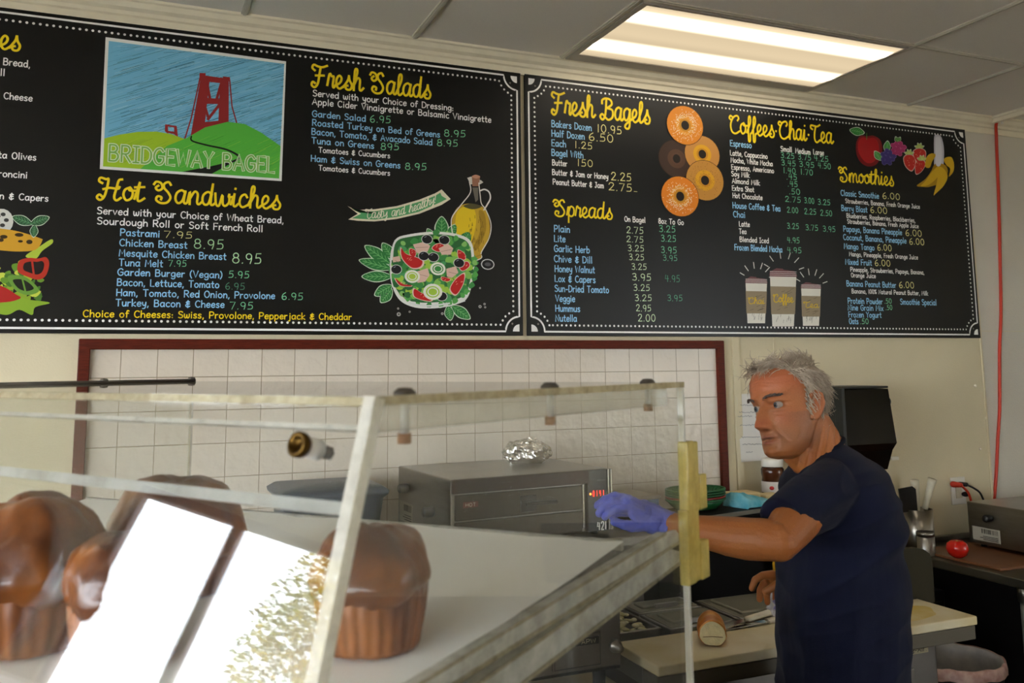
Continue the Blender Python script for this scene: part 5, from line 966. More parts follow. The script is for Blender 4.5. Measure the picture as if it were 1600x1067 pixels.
# cloth, bread boxes, jar
t = thing('cloth', 'turquoise cloth folded on the black shelf', 'cloth', (2.20, 2.90, 1.116)); m = MB(); N = 26; vs = []
for i in range(N+1):
    for j in range(N+1):
        u, v = i/N, j/N; x, y = (u-.5)*.20, (v-.5)*.12; h = .008+.050*max(0, 1-u*1.0)**.8*math.exp(-((v-.55)*1.6)**2)*(u > .01)+.006*noise.noise(Vector((u*6, v*6, 3))); h = max(h*(1 if 0 < i < N and 0 < j < N else .2), .002)
        vs.append(T3((2.20, 2.90, 1.1165), .25) @ Vector((x, y, h)))
F = [(i*(N+1)+j, i*(N+1)+j+1, (i+1)*(N+1)+j+1, (i+1)*(N+1)+j) for i in range(N) for j in range(N)]; o = len(vs)
m.add(vs+[Vector((v.x, v.y, v.z-.002)) for v in vs], F+[tuple(k+o for k in f[::-1]) for f in F], True); obj('fabric', m, mat('turquoise cloth', '3f9fb8', .8, bump=.2, bscale=120, var=.2, vscale=20, col2='86c8d4'), t)
t = thing('bread_slice', 'pale bread slice lying behind the turquoise cloth', 'bread', (2.24, 3.03, 1.116)); obj('slice', MB().rbox((2.18, 2.97, 1.1165), (2.30, 3.06, 1.15), .008), mat('pale bread', 'd9c496', .85, bump=.4, bscale=90), t)
t = thing('bread_slice', 'smaller pale bread slice beside the chocolate spread jar', 'bread', (2.34, 2.99, 1.116)); obj('slice', MB().rbox((2.305, 2.95, 1.1165), (2.39, 3.02, 1.140), .008), MATS['pale bread'], t)
t = thing('spread_jar', 'jar of brown spread with a white lid beside the man', 'jar', (2.43, 3.06, 1.116)); M = T3((2.43, 3.06, 1.1165))
obj('jar', MB().lathe([(0, 0), (.042, 0), (.046, .01), (.046, .05), (.043, .075), (.046, .09), (.046, .108), (.040, .118), (0, .118)], 30, M=M), mat('brown hazelnut spread', '4a2410', .15), t)
obj('lid', MB().lathe([(0, .118), (.043, .118), (.044, .122), (.044, .146), (.041, .149), (0, .149)], 30, M=M), whitep, t)
lb = obj('label', MB().lathe([(.0465, .016), (.0465, .052), (.0460, .060)], 30, M=M, cap=False), mat('white label', 'e6e0da', .5), t); obj('mark', MB().sphere(M @ Vector((-.034, -.034, .036)), (.010, .010, .008), 10), mat('red print', 'c02a2a', .5), lb)
# lower toaster
t = thing('conveyor_toaster', 'steel toaster on legs seen under the case rails', 'toaster', (.95, 2.30, .80))
obj('body', MB().rbox((.70, 2.115, .886), (1.178, 2.50, 1.06), .006), mat('toaster steel', '77716a', .36, .75, var=.2, vscale=8), t)
pnl = obj('panel', MB().rbox((.98, 2.110, .900), (1.118, 2.116, .985), .001), steel_d, t)
obj('panel_frame', MB().tube([(.985, 2.109, .903), (1.113, 2.109, .903), (1.113, 2.109, .981), (.985, 2.109, .981)], .0012, 6, closed=True), blackp, pnl)
bg_ = obj('badge', MB().rbox((1.043, 2.105, .954), (1.108, 2.110, .972), .0006), blackp, pnl); flat_text('APW', (1.058, 2.105, .958), (1, 0, 0), (0, 0, 1), .010, .04, pale, bg_, out=(0, -1, 0))
obj('knob', MB().lathe([(0, 0), (.017, 0), (.016, .010), (.010, .012), (.009, .030), (0, .031)], 20, M=Matrix.Translation((1.158, 2.113, .940)) @ Matrix.Rotation(math.pi/2, 4, 'X')), steel, t)
m = MB().box((.71, 2.111, .886), (1.17, 2.114, .893)); obj('base_strip', m, blackp, t)
for x, y in ((.75, 2.16), (1.135, 2.16), (.75, 2.45), (1.135, 2.45)): obj('leg', MB().lathe([(.013, 0), (.016, .004), (.018, .088), (0, .088)], 14, M=T3((x, y, .80))), blackp, t)
t = thing('side_counter', 'low cream topped counter under the steel toaster', 'counter', (.75, 2.2, 0))
obj('body', MB().box((.32, 1.98, 0), (1.22, 2.58, .77)), dark_in, t); obj('worktop', MB().rbox((.30, 1.95, .77), (1.234, 2.60, .80), .003), mat('cream laminate', 'b3a684', .45, var=.2, vscale=6), t)
t = thing('paper_slip', 'white paper slip lying under the toaster', 'paper', (1.19, 2.10, .80)); obj('sheet', MB().rbox((1.165, 2.0, .8005), (1.225, 2.10, .8025), .0006), mat('paper slip', 'ded6c0', .8), t)
# ================================================================ RIGHT COUNTER
t = thing('side_table', 'steel work table at the right edge with the tomato on it', 'table', (3.5, 2.3, 0))
obj('top', MB().rbox((3.06, .9, .815), (4.2, 3.12, .85), .004), mat('work table steel', '6e6a5e', .4, .9, var=.2, vscale=6), t); obj('backsplash', MB().rbox((3.20, 3.10, .85), (4.2, 3.119, .875), .004), steel, t)
for x, y in ((3.095, 2.47), (3.095, 1.0), (4.12, 2.47), (4.12, 1.0)):
    g = obj('leg', MB().tube([(x, y, .0), (x, y, .79)], .020, 16), mat('galvanised pipe', '8c9290', .5, .7, var=.3, vscale=20), t)
    obj('collar', MB().lathe([(.021, 0), (.027, .004), (.027, .05), (.022, .056), (0, .056)], 16, M=T3((x, y, .76))), steel, g)
obj('undershelf', MB().box((3.13, 1.0, .25), (4.09, 3.10, .27)), dark_in, t); obj('dark_filler', MB().box((3.22, 1.1, .02), (4.05, 3.09, .80)), dark_in, t)  # solid dark block added to keep the space under the table black
t = thing('dark_filler_cabinet', 'black low cabinet added to darken the gap behind the trash bin', 'cabinet', (2.80, 2.98, 0)); obj('body', MB().rbox((2.50, 2.80, .02), (3.05, 3.12, .74), .004), blackp, t); obj('door', MB().rbox((2.52, 2.788, .06), (3.03, 2.80, .70), .003), dark_in, t)  # cabinet added to turn the space behind the bin black
t = thing('cutting_mat', 'brown cutting board under the tomato', 'cutting board', (3.28, 2.78, .85)); obj('board', MB().rbox((3.105, 2.575, .8505), (3.50, 2.99, .8615), .003), mat('brown pressed board', '7a4c2c', .5, var=.25, vscale=6), t)
t = thing('tomato', 'whole red tomato on the brown cutting board', 'tomato', at_z(1497, 872, .862)); c = at_z(1497, 871, .862)
def tom(v, a, i): k = 1+.03*math.cos(a*5)*(v.z > .02); return Vector((v.x*k, v.y*k, v.z))
obj('fruit', MB().lathe([(.001, .002), (.018, .001), (.034, .012), (.0425, .034), (.038, .056), (.022, .068), (.008, .066), (.001, .064)], 40, M=T3(c), fn=tom), mat('red tomato skin', 'c8180c', .18, spec=.6), t); obj('stem_scar', MB().sphere(c+Vector((0, 0, .065)), (.006, .006, .003), 10), mat('pale stem scar', '8a8a3c', .7), t)
t = thing('utensil_crock', 'steel canister holding spatulas and knives by the wall', 'canister', (3.175, 3.035, .85)); M = T3((3.175, 3.035, .8505)); r = .066
obj('canister', MB().lathe([(0, 0), (r-.004, 0), (r, .004), (r, .168), (r-.004, .168), (r-.004, .006), (0, .006)], 40, M=M), mat('satin canister steel', 'a09a90', .28, 1), t)
def utensil(name, label, a, b, build): 
    t = thing(name, label, 'utensil', b); build(t, Vector(a), Vector(b)); return t
def black_spat(t, a, b):
    p = [at_d(x, y, 3.87) for x, y in ((1404, 764), (1426, 760), (1431, 764), (1434, 798), (1410, 801))]; obj('blade', MB().prism(p, FW*.006), blackp, t); obj('handle', MB().tube([at_d(1420, 795, 3.89), M @ Vector((0, 0, .03))], .006, 8), blackp, t)
utensil('spatula', 'black spatula standing in the steel canister', (0, 0, 0), M @ Vector((0, 0, .01)), black_spat)
def white_h(px):
    def f(t, a, b):
        p = [at_d(x, y, 3.93) for x, y in px]; n = len(p); obj('handle', MB().tube(catmull(p, 5), [.019-.006*(k/(5*(n-1))) for k in range(5*(n-1)+1)], 10), whand, t); obj('blade', MB().tube([p[-1], M @ Vector((.01, .01, .02))], .005, 6), steel, t)
    return f
utensil('knife', 'white handled knife leaning right in the steel canister', 0*Vector((1, 1, 1)), M @ Vector((.02, 0, .01)), white_h([(1457, 748), (1452, 768), (1445, 795)]))
utensil('knife', 'white handled knife upright at the back of the steel canister', 0*Vector((1, 1, 1)), M @ Vector((0, .02, .01)), white_h([(1429, 750), (1431, 775), (1433, 800)]))
utensil('spoon', 'cream handled utensil leaning left behind the man', 0*Vector((1, 1, 1)), M @ Vector((-.03, 0, .01)), white_h([(1379, 738), (1390, 762), (1404, 795)]))
t = thing('shaker', 'small brushed steel shaker in front of the canister', 'shaker', at_z(1446, 862, .851)); M = T3(at_z(1448, 867, .8505))
obj('body', MB().lathe([(0, 0), (.033, 0), (.0345, .004), (.0345, .078), (0, .079)], 30, M=M), mat('satin aluminium', 'aaa6a0', .35, .9), t); obj('lid', MB().lathe([(0, .078), (.0365, .078), (.0365, .092), (.033, .096), (.028, .093), (0, .093)], 30, M=M), steel, t)
# bin
t = thing('trash_bin', 'dark trash bin with a grey liner folded over its rim', 'bin', (2.70, 2.47, 0)); M = T3((2.70, 2.47, 0))
obj('bin', MB().lathe([(0, 0), (.14, 0), (.165, .60), (.160, .60), (.136, .01), (0, .01)], 40, M=M), blackp, t)
def wr(v, a, i): k = 1+.012*noise.noise(Vector((math.cos(a)*6, math.sin(a)*6, v.z*20))); return Vector((v.x*k, v.y*k, v.z+.006*noise.noise(Vector((math.cos(a)*4, math.sin(a)*4, 5)))))
obj('liner', MB().lathe([(.172, .592), (.174, .605), (.171, .622), (.163, .622), (.158, .60), (.150, .45), (.12, .30), (0, .28)], 90, M=M, fn=wr, cap=False), mat('grey liner film', '8c8a88', .35, var=.2, vscale=25, col2='a09a96'), t)
obj('liner_rim', MB().lathe([(.176, .586), (.1765, .605), (.173, .6235), (.166, .6235)], 90, M=M, fn=wr, cap=False), mat('pale pink liner rim', 'c9aaa0', .4, var=.3, vscale=25, col2='9a6e66'), t)
# ================================================================ THE MAN
FH = Vector((FW.x, FW.y, 0)).normalized(); RH = Vector((FH.y, -FH.x, 0))
hy, hp, hr = math.radians(29), math.radians(-1), math.radians(11)
hf = -RH*math.cos(hy) - FH*math.sin(hy); hu = Vector((0, 0, 1)); hl = hu.cross(hf)
hf, hu = hf*math.cos(hp)-hu*math.sin(hp), hu*math.cos(hp)+hf*math.sin(hp)
hl, hu = hl*math.cos(hr)+hu*math.sin(hr), hu*math.cos(hr)-hl*math.sin(hr)
HS = .985; HC = at_d(1233, 635.5, 2.12)
HM = Matrix(((hf.x*HS, hl.x*HS, hu.x*HS, HC.x), (hf.y*HS, hl.y*HS, hu.y*HS, HC.y), (hf.z*HS, hl.z*HS, hu.z*HS, HC.z), (0, 0, 0, 1))); HI = HM.inverted()
man = thing('person', 'grey haired man in a dark blue t-shirt reaching out a blue gloved hand', 'person', (at_d(1315, 850, 2.13).x, at_d(1315, 850, 2.13).y, 0))
TAB = np.array([  # z, front, back, half width
(-.121, .058, .020, .014), (-.116, .078, .004, .030), (-.106, .088, -.010, .040), (-.094, .089, -.026, .048), (-.080, .087, -.044, .055), (-.065, .087, -.056, .060), (-.048, .086, -.068, .064), (-.025, .084, -.082, .0675),
(0, .084, -.092, .070), (.02, .090, -.097, .073), (.045, .092, -.100, .0755), (.065, .087, -.098, .075), (.083, .075, -.088, .068), (.098, .056, -.070, .054), (.110, .032, -.046, .036), (.117, .008, -.018, .013)])
def tab(z, k): return float(np.interp(z, TAB[:, 0], TAB[:, k]))
def gs(v, s): return math.exp(-(v/s)**2)
def face_disp(y, z):
    ay = abs(y); d = 0
    # nose
    nz = np.interp(z, [-.062, -.0565, -.052, -.046, -.038, -.020, -.004, .010, .02], [0, .004, .024, .035, .033, .024, .013, .004, 0])
    nw = np.interp(z, [-.056, -.046, -.036, -.02, 0, .015], [.011, .0115, .0105, .0088, .0085, .011]); d += nz*math.exp(-abs(y/nw)**2.6)
    d += .0125*gs(ay-.0145, .0060)*gs(z+.0475, .0075)
    # brow and sockets
    d += .0075*gs(z-.021, .0085)*gs(ay-.028, .026) - .0145*gs(ay-.032, .0155)*gs(z-.001, .0125) - .004*gs(ay-.014, .006)*gs(z-.002, .010)
    d += .0092*gs(ay-.033, .0165)*gs(z-.0088, .0038) + .0078*gs(ay-.033, .016)*gs(z+.0078, .0038) + .003*gs(ay-.033, .015)*gs(z+.018, .005)
    # cheeks, folds, mouth, chin
    d += .0045*gs(ay-.045, .02)*gs(z+.028, .018) - .0065*gs(ay-.046, .014)*gs(z+.066, .022) - .0035*gs(z+.0195-.004*math.cos(ay*60), .0022)*gs(ay-.034, .013) - .0025*gs(ay-.056, .006)*(gs(z-.004, .0018)+gs(z+.006, .0018))
    fold = ay-(.019+(-.045-z)*.55)
    if -.088 < z < -.040: d -= .0058*gs(fold, .0035)*min(1, (-.040-z)/.01)
    d += .004*gs(z+.066, .010)*gs(y, .024) - .0018*gs(y, .003)*gs(z+.063, .007)
    d += .0075*gs(z+.0705, .0042)*gs(y, .017) + .0095*gs(z+.0840, .0052)*gs(y, .016) - .0125*gs(z+.0768, .0026)*gs(y, .019) - .004*gs(z+.093, .005)*gs(y, .02)
    d += .009*gs(z+.108, .011)*gs(y, .019)
    for k, zz in enumerate((.047, .055, .063)): d -= .0020*gs(z-zz-.004*math.cos(y*60), .0016)*gs(y, .045)
    return d
def head_pt(z, a, off=0):
    xf, xb, yw = tab(z, 1), tab(z, 2), tab(z, 3); cx = min(.004+(-.02-z)*.45 if z < -.02 else .004, .045); cx = max(min(cx, xf-.01), xb+.008)
    c, s = math.cos(a), math.sin(a); ex = 2.0
    x = cx + (xf-cx)*c if c > 0 else cx + (cx-xb)*c
    y = yw*math.copysign(abs(s)**.92, s)
    if c > 0: x += face_disp(y, z)*min(1, c*2.2)
    p = Vector((x, y, z))
    if off: n = Vector((c/max(xf-xb, .02), s/max(2*yw, .02), (z-.0)*6)).normalized(); p += n*off
    return p
B = MB(); NA, NZ = 150, 130; R = []
zs = [-.121+.238*k/NZ for k in range(NZ+1)]
angs = []
for k in range(NA): t_ = -1+2*k/NA; angs.append(math.pi*(.62*t_+.38*t_**3))
for z in zs: R.append([HM @ head_pt(z, a) for a in angs])
B.rings(R)
for s in (-1, 1):      # ears
    def E3(x, y, z): return HM @ Vector((x, s*y, z))
    B.capsules([(E3(.006, .069, -.002), .006), (E3(.004, .076, .014), .0055), (E3(-.008, .082, .024), .0055), (E3(-.021, .085, .016), .0055), (E3(-.024, .084, -.004), .0055), (E3(-.017, .079, -.022), .0055), (E3(-.006, .074, -.036), .0065), (E3(.001, .070, -.034), .006)], 10)
    B.capsules([(E3(-.002, .068, -.022), .009), (E3(-.010, .072, 0), .010), (E3(-.010, .074, .012), .008)], 10); B.capsules([(E3(.004, .072, -.012), .0048), (E3(.004, .072, -.006), .0048)], 8)
    B.capsules([(E3(-.014, .081, .010), .004), (E3(-.016, .081, -.006), .004), (E3(-.009, .077, -.020), .004)], 8)
def ch(*q): return [(at_d(*p[:3]), p[3]) for p in q]
# neck, trunk, legs
B.capsules(ch((1252, 650, 2.125, .056), (1262, 672, 2.125, .060), (1276, 698, 2.13, .062), (1294, 735, 2.135, .062)), 28)
B.capsules(ch((1240, 690, 2.11, .036), (1262, 716, 2.11, .046)), 20)
nA, nB = at_d(1222, 706, 2.09), at_d(1256, 728, 2.09); B.capsules([(at_d(1232, 704, 2.10), .024), (at_d(1254, 722, 2.10), .030)], 14)
B.capsules(ch((1300, 765, 2.135, .075), (1308, 830, 2.135, .095), (1313, 930, 2.135, .10), (1314, 1040, 2.135, .11)), 20)
B.capsules(ch((1300, 775, 2.04, .05), (1300, 775, 2.25, .05)), 14)
hipz = at_d(1314, 1060, 2.135)
for s in (-1, 1):
    h = hipz+FH*s*.085+Vector((0, 0, .02)); B.capsules([(h, .08), (Vector((h.x-.03, h.y, .50)), .055), (Vector((h.x, h.y, .10)), .04), (Vector((h.x-.02, h.y, .06)), .035)], 14)
# arms: the near one stretched out, the far one over the pans
B.capsules(ch((1306, 775, 2.06, .050), (1284, 780, 1.995, .050), (1258, 796, 1.93, .050), (1236, 822, 1.87, .047), (1217, 846, 1.825, .040)), 18)
B.capsules(ch((1217, 846, 1.825, .040), (1196, 843, 1.835, .0425), (1168, 842, 1.86, .043), (1140, 838, 1.885, .041), (1105, 832, 1.92, .0355), (1070, 825, 1.965, .029), (1040, 818, 2.0, .0265), (1005, 806, 2.01, .026)), 18)
B.capsules(ch((1208, 862, 1.825, .020), (1214, 838, 1.82, .03)), 12)
B.capsules(ch((1298, 775, 2.30, .05), (1292, 860, 2.36, .046), (1278, 896, 2.38, .040), (1250, 905, 2.40, .032), (1232, 905, 2.41, .026)), 16)
B.capsules(ch((1234, 905, 2.41, .024), (1214, 905, 2.415, .021), (1206, 903, 2.41, .017)), 14); B.capsules(ch((1232, 908, 2.42, .022), (1214, 910, 2.44, .019)), 14)
for f in (((1208, 898, 2.40, .0125), (1192, 899, 2.395, .0105), (1180, 906, 2.395, .0098), (1175, 919, 2.395, .0088)), ((1208, 905, 2.425, .012), (1194, 911, 2.42, .0105), (1188, 922, 2.42, .0098), (1187, 936, 2.42, .0088)), ((1211, 911, 2.45, .0115), (1201, 918, 2.455, .010), (1198, 930, 2.455, .0092), (1199, 941, 2.455, .0082)), ((1218, 914, 2.475, .010), (1212, 924, 2.48, .0088), (1211, 936, 2.48, .0078)), ((1230, 908, 2.385, .016), (1216, 913, 2.375, .0125), (1205, 919, 2.375, .0105), (1196, 924, 2.378, .0092))): B.capsules(ch(*f), 12)
skin = attr_mat('weathered skin', .48, .35, bump=.22, bscale=260, sss=.06)
body = remesh('body', B, skin, .0020, 2, man, 'bare face, neck and arms', .4)
def crease_neck(me):      # creases of the turned neck
    wt = np.array(WM[man.name].translation); n0, n1 = np.array(at_d(1270, 655, 2.10)), np.array(at_d(1262, 722, 2.08)); nd = (n1-n0)/np.linalg.norm(n1-n0)
    ns = np.array(RH*.9+Vector((0, 0, .35))); ns = ns-nd*(ns@nd); ns /= np.linalg.norm(ns); n = len(me.vertices)
    co = np.empty(n*3); me.vertices.foreach_get('co', co); co = co.reshape(-1, 3); no = np.empty(n*3); me.vertices.foreach_get('normal', no); no = no.reshape(-1, 3)
    p = co+wt-n0; h = p@nd; A = np.array(HI); L = (co+wt)@A[:3, :3].T+A[:3, 3]; rad = np.linalg.norm(p-h[:, None]*nd, axis=1)
    g_ = np.clip((h+.03)/.04, 0, 1)*np.clip((.13-h)/.03, 0, 1)*np.clip((-.045-L[:, 2])/.03, 0, 1)*np.clip((.015-L[:, 0])/.02, 0, 1)*(rad < .10)
    co -= no*(.0034*g_*(.5+.5*np.cos((p@ns)*330+h*12))**3)[:, None]; me.vertices.foreach_set('co', co.ravel()); me.update()
crease_neck(body.data)
def paint_body(o):
    me = o.data; W = WM[man.name]; n = len(me.vertices); co = np.empty(n*3); me.vertices.foreach_get('co', co); co = co.reshape(-1, 3)
    wc = co + np.array(W.translation); A = np.array(HI); L = wc @ A[:3, :3].T + A[:3, 3]
    C = {k: np.array(lin(v)) for k, v in dict(base='aa6a42', arm='9c5c2e', neck='a8622e', red='a8553a', stub='86614c', lip='8a4a40', dark='7a4a36').items()}
    col = np.tile(C['arm'], (n, 1)); x, y, z = L.T; ay = np.abs(y)
    def mix(w_, c): w_ = np.clip(w_, 0, 1)[:, None]; return col*(1-w_) + c*w_
    near = (z > -.30) & (z < .2) & (np.hypot(x, y) < .2); col = mix(near*1.0, C['neck'])
    head = (1/(1+np.exp(-(z+.10+(x < -.03)*-.02)/.012)))*near; col = mix(head*((x > -.09) | (z > -.06)), C['base'])
    g = lambda v, s: np.exp(-(v/s)**2)
    col = mix(.55*head*g(z-.06, .035)*(x > .02), C['red']); col = mix(.65*head*g(z+.04, .014)*g(ay, .02)*(x > .085), C['red']); col = mix(.45*head*g(ay-.045, .02)*g(z+.03, .02)*(x > .02), C['red'])
    st = head*(1/(1+np.exp((z+.060)/.008)))*(x > -.03); st = np.maximum(st, head*np.exp(-((ay-.062)/.012)**2)*(z < -.02)*(z > -.09)*(x > .0)*.7); col = mix(.62*st, C['stub'])
    lp = g(y, .019)*(np.maximum(g(z+.0715, .0035), g(z+.083, .0042)))*(x > .075); col = mix(.8*lp, C['lip']); col = mix(.85*g(z+.0768, .0014)*g(y, .017)*(x > .07), C['dark'])
    col = mix(.5*g(ay-.033, .016)*g(z+.012, .006)*(x > .06), C['dark']*1.2); col = mix(.55*g(ay-.009, .0045)*g(z+.0535, .003)*(x > .085), C['dark'])
    for xr_, yr_ in ((-.012, .08),): col = mix(.5*g(x-xr_, .02)*g(ay-yr_, .012)*g(z, .03), C['red'])
    rs = np.random.RandomState(3); col *= (1+.03*rs.randn(n))[:, None]
    ca = me.color_attributes.new('ink', 'FLOAT_COLOR', 'POINT'); ca.data.foreach_set('color', np.hstack([np.clip(col, 0, 1), np.ones((n, 1))]).ravel())
paint_body(body)
# eyes and brows
gaze = Vector((.93, .02, -.08)).normalized()
for s in (-1, 1):
    c = Vector((.0674, s*.0325, .0005)); q = gaze.to_track_quat('Z', 'Y').to_matrix().to_4x4(); r = .0114
    m = MB()
    for mi, (a0, a1) in enumerate(((0, .22), (.22, .56), (.56, math.pi))):
        m.mi = mi; m.lathe([(max(r*math.sin(a0+(a1-a0)*k/6), 1e-5), r*math.cos(a0+(a1-a0)*k/6)) for k in range(7)], 20, M=HM @ Matrix.Translation(c) @ q, cap=False)
    obj('eye', m, [MATS.get('pupil') or mat('pupil', '050505', .05), MATS.get('iris') or mat('iris', '3a3f48', .1), MATS.get('eye white') or mat('eye white', '998c82', .25)], man)
    m = MB(); rr = random.Random(4+s)
    for k in range(110):
        u = rr.random(); y = .013+.040*u; z = .0165+.0055*math.sin(u*2.7)+rr.uniform(-.0026, .0026); x = float(np.interp(abs(y), [0, .02, .04, .055], [.0975, .0955, .086, .0735]))
        p = Vector((x, s*y, z)); d = Vector((-.15, s*.8, rr.uniform(-.2, .4))).normalized(); m.tube([HM @ p, HM @ (p+d*.004+Vector((.0016, 0, 0))), HM @ (p+d*.009)], [.0007, .0006, .0002], 4, False)
    obj('eyebrow', m, MATS.get('eyebrow hair') or mat('eyebrow hair', '4a3d36', .7), man)
# hair
hair_m = mat('grey hair', '9c8a78', .5, var=.45, vscale=55, col2='cbbca8', spec=.4)
def hairline(z, a):     # density of hair on the scalp, 0..1
    p = head_pt(z, a); x, y = p.x, abs(p.y)
    if x > .062 and z < .088: return 0
    front = .080 - max(0, x-.0)*.0
    if x > .018: lim = .046+(x-.018)*1.0 if y > .03 else .088
    elif x > -.002: lim = -.012
    elif x > -.03: lim = .016
    else: lim = -.058
    dn = 1/(1+math.exp(-(z-lim)/.004))
    crown = math.exp(-((x-.012)/.032)**2)*math.exp(-(y/.035)**2)*(z > .08)
    return dn*(1-.90*crown)
m = MB(); rr = random.Random(21); cnt_ = 0
while cnt_ < 3600:
    z = rr.uniform(-.065, .1165); a = rr.uniform(-math.pi, math.pi)
    if tab(z, 3) < rr.uniform(0, .075) or rr.random() > hairline(z, a): continue
    cnt_ += 1; p = head_pt(z, a, -.001); x, y = p.x, p.y
    nrm_ = Vector((x-.0, y*1.5, (z-.03)*1.0)).normalized()
    side = min(1, abs(y)/.06)
    if x > .03 and z > .08: flow = Vector((.75, .25*math.copysign(1, y), .35+rr.uniform(-.3, .5))); L = rr.uniform(.028, .052)
    elif z > .085: flow = Vector((-.5+rr.uniform(-.6, .9), .4*rr.uniform(-1, 1.4), .6)); L = rr.uniform(.018, .036)
    else: flow = Vector((-.55, .1*math.copysign(1, y), -.75)) + Vector([rr.uniform(-.45, .45) for _ in range(3)]); L = rr.uniform(.022, .042)
    t_ = flow-nrm_*flow.dot(nrm_); t_ = t_.normalized() if t_.length > 1e-6 else Vector((0, 0, 1)); lift = rr.uniform(.25, .65) if z < .085 else rr.uniform(.35, 1.0)
    w1 = Vector([rr.uniform(-.3, .3) for _ in range(3)])
    q = [p, p+(t_+nrm_*lift)*L*.35, p+(t_+nrm_*lift*.75+w1*.5)*L*.7, p+(t_+nrm_*lift*.45+w1)*L]
    m.tube([HM @ v for v in q], [.0010, .0009, .0007, .00025], 4, False)
hair = obj('hair', m, hair_m, man, 'wispy grey hair')
m = MB(); fs = {}; NZ2, NA2 = 60, 110; vs = []; dens = []
for i in range(NZ2+1):
    for j in range(NA2):
        z = -.065+.178*i/NZ2; a = -math.pi+2*math.pi*j/NA2; d = hairline(z, a); dens.append(d); vs.append(HM @ head_pt(z, a, -.003+.0075*d+.0022*noise.noise(Vector((z*170, a*14, 0)))))
F = []
for i in range(NZ2):
    for j in range(NA2):
        q = (i*NA2+j, i*NA2+(j+1) % NA2, (i+1)*NA2+(j+1) % NA2, (i+1)*NA2+j)
        if min(dens[k] for k in q) > .30: F.append(q)
m.add(vs, F, True); obj('hair_base', m, mat('dense grey hair', '857767', .6, bump=.8, bscale=220, var=.4, vscale=70, col2='a3937f'), man)
# t-shirt
S = MB(); R = []
for f, b, lat in (((1249, 722), (1314, 686), .060), ((1245, 726), (1322, 689), .078), ((1240, 732), (1337, 699), .112), ((1236, 746), (1355, 716), .155), ((1232, 768), (1374, 748), .190), ((1228, 800), (1389, 790), .204), ((1225, 840), (1398, 835), .202), ((1223, 880), (1403, 880), .196), ((1221, 950), (1406, 950), .187), ((1221, 1020), (1408, 1020), .182), ((1222, 1080), (1409, 1080), .182), ((1226, 1190), (1406, 1190), .182)):
    pf, pb = at_d(*f, 2.135), at_d(*b, 2.135); c = (pf+pb)/2; A_ = (pb-pf)/2; ring_ = []
    for k in range(48):
        a = 2*math.pi*k/48; x, y = math.cos(a), math.sin(a); e = .86; ring_.append(c + A_*math.copysign(abs(x)**e, x) + FH*lat*math.copysign(abs(y)**e, y))
    R.append(ring_)
S.rings(R)
def sleeve(q):
    P = ch(*q); S.capsules(P[:-1], 22); S.tube([P[-2][0], P[-1][0]], [P[-2][1], P[-1][1]], 26)
sleeve(((1312, 768, 2.05, .070), (1293, 772, 2.0, .070), (1270, 786, 1.95, .066), (1250, 802, 1.905, .061), (1226, 821, 1.872, .0585)))
sleeve(((1300, 755, 2.25, .074), (1298, 790, 2.31, .068), (1296, 830, 2.345, .062), (1294, 850, 2.36, .060)))
shirt_m = mat('dark navy cotton', '10142a', .85, spec=.15, bump=.25, bscale=700, var=.15, vscale=6)
shirt_m.node_tree.nodes['Principled BSDF'].inputs['Sheen Weight'].default_value = .04; shirt_m.node_tree.nodes['Principled BSDF'].inputs['Sheen Roughness'].default_value = .5
shirt = remesh('shirt', S, shirt_m, .0042, 5, man, None, .5)
me = shirt.data; me.update(); wt = WM[man.name].translation; arm0, hem0 = at_d(1285, 770, 2.0), at_d(1330, 930, 2.0)
nv = [(v.co.copy(), v.normal.copy()) for v in me.vertices]
for v, (c, n) in zip(me.vertices, nv):
    p = c+wt; hx = (p-arm0).dot(RH); hz = p.z-arm0.z; q = Vector((hx*4+hz*1.5, p.dot(FH)*4, hz*11-hx*5)); up_ = 1/(1+math.exp((-hz-.16)/.05)); d = (abs(noise.noise(q))-.22)*-(.014+.022*up_) + noise.noise(p*20)*.002 + (abs(noise.noise(Vector((hx*16, p.dot(FH)*8, hz*3))))-.2)*-.007*(1-up_)
    v.co = c+n*d
cA = [at_d(1249, 722, 2.135), at_d(1314, 686, 2.135)]; c = (cA[0]+cA[1])/2; A_ = (cA[1]-cA[0])/2
obj('collar', MB().tube([c+A_*math.cos(a)*1.03+FH*.061*math.sin(a)+Vector((0, 0, .002)) for a in [2*math.pi*k/40 for k in range(40)]], .0058, 8, closed=True), mat('navy rib collar', '0c1020', .85, spec=.15), shirt)
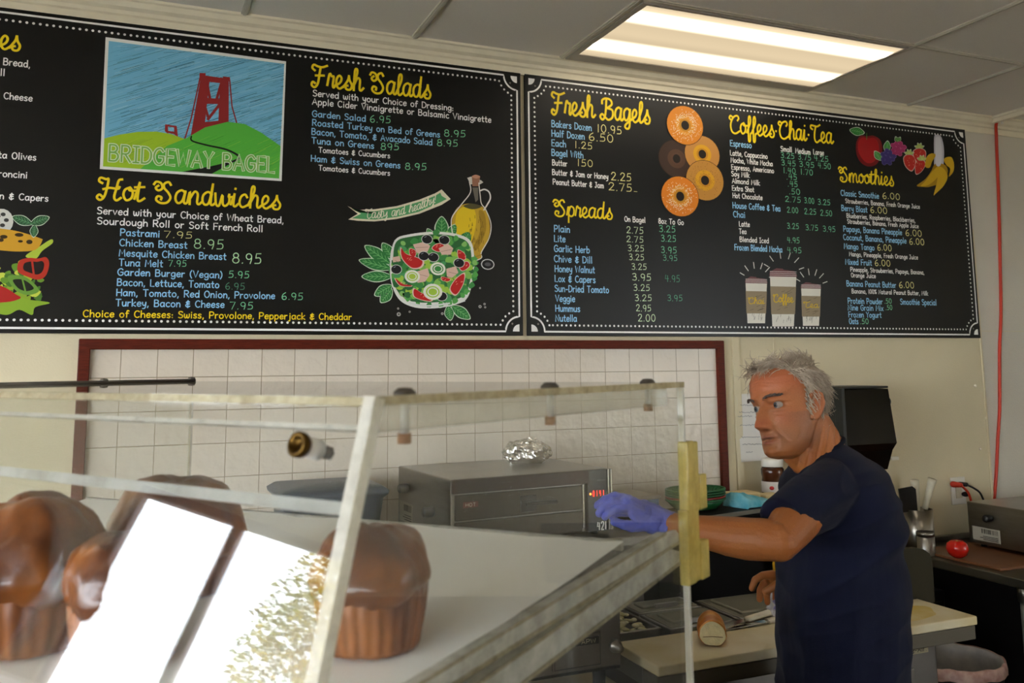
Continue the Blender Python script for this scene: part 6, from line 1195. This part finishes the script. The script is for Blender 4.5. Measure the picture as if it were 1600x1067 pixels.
# glove
Gm = MB(); Gm.capsules(ch((1036, 817, 2.0, .0305), (1022, 811, 2.005, .033), (1004, 802, 2.01, .030)), 18)
for k in (((1004, 802, 2.0, .026), (980, 786, 1.988, .0185)), ((1004, 802, 2.01, .026), (977, 787, 2.006, .0185)), ((1004, 806, 1.995, .026), (984, 793, 1.980, .0150)), ((1008, 808, 2.02, .024), (990, 800, 2.036, .013)), ((1020, 815, 1.99, .024), (1006, 817, 1.985, .017))): Gm.capsules(ch(*k), 14)
for f in (((982, 781, 2.012, .0125), (962, 775, 2.014, .0106), (946, 780, 2.014, .0098), (933, 790, 2.015, .0086)), ((980, 786, 1.994, .0125), (958, 785, 1.990, .0106), (944, 792, 1.990, .0098), (936, 802, 1.992, .0086)), ((984, 794, 1.978, .0115), (964, 795, 1.972, .0100), (952, 800, 1.972, .0090), (945, 808, 1.974, .0080)), ((990, 801, 2.036, .0105), (972, 800, 2.040, .0090), (962, 804, 2.040, .0080), (956, 808, 2.040, .0070)), ((1008, 818, 1.984, .0165), (990, 822, 1.978, .0130), (974, 820, 1.974, .0108), (960, 815, 1.974, .0090))): Gm.capsules(ch(*f), 14)
glove = remesh('glove', Gm, mat('blue nitrile', '5560c4', .5, spec=.4, bump=.5, bscale=60), .0016, 2, man, 'blue nitrile glove', .4)
for v in glove.data.vertices: p = v.co; v.co = p + v.normal*(.0016*noise.noise(p*70)+.0010*noise.noise(p*160))
a, b = at_d(1046, 821, 1.995), at_d(1030, 814, 2.003); ax = (b-a).normalized(); u_ = ax.orthogonal().normalized(); v_ = ax.cross(u_)
obj('cuff', MB().rings([[o+(u_*math.cos(t)+v_*math.sin(t))*r*(1+.03*math.sin(5*t)) for t in [2*math.pi*k/30 for k in range(30)]] for o, r in ((b, .031), (a+ax*.004, .0315), (a, .0335), (a-ax*.002, .032), (a, .028), (b, .027))], caps=False), MATS['blue nitrile'], glove)
# trousers and shoes
Tm = MB(); R = []
for s in (-1, 1):
    h = hipz+FH*s*.085; h = hipz+FH*s*.075-Vector((0, 0, .10)); Tm.capsules([(Vector((h.x, h.y, h.z)), .10), (Vector((h.x-.02, h.y, .52)), .085), (Vector((h.x, h.y, .14)), .065)], 18)
Tm.capsules([(hipz-FH*.06-Vector((0, 0, .08)), .105), (hipz+FH*.06-Vector((0, 0, .08)), .105)], 18)
remesh('trousers', Tm, mat('black work trousers', '0f0f12', .85), .007, 5, man)
for s in (-1, 1): h = hipz+FH*s*.085; p = Vector((h.x-.05, h.y, .045)); obj('shoe', MB().sphere(p, (.14, .052, .05), 20, Matrix.Rotation(math.atan2(-RH.y, -RH.x), 3, 'Z')).rbox(p+Vector((-.13, -.045, -.045)), p+Vector((.11, .045, -.02)), .01), blackp, man)
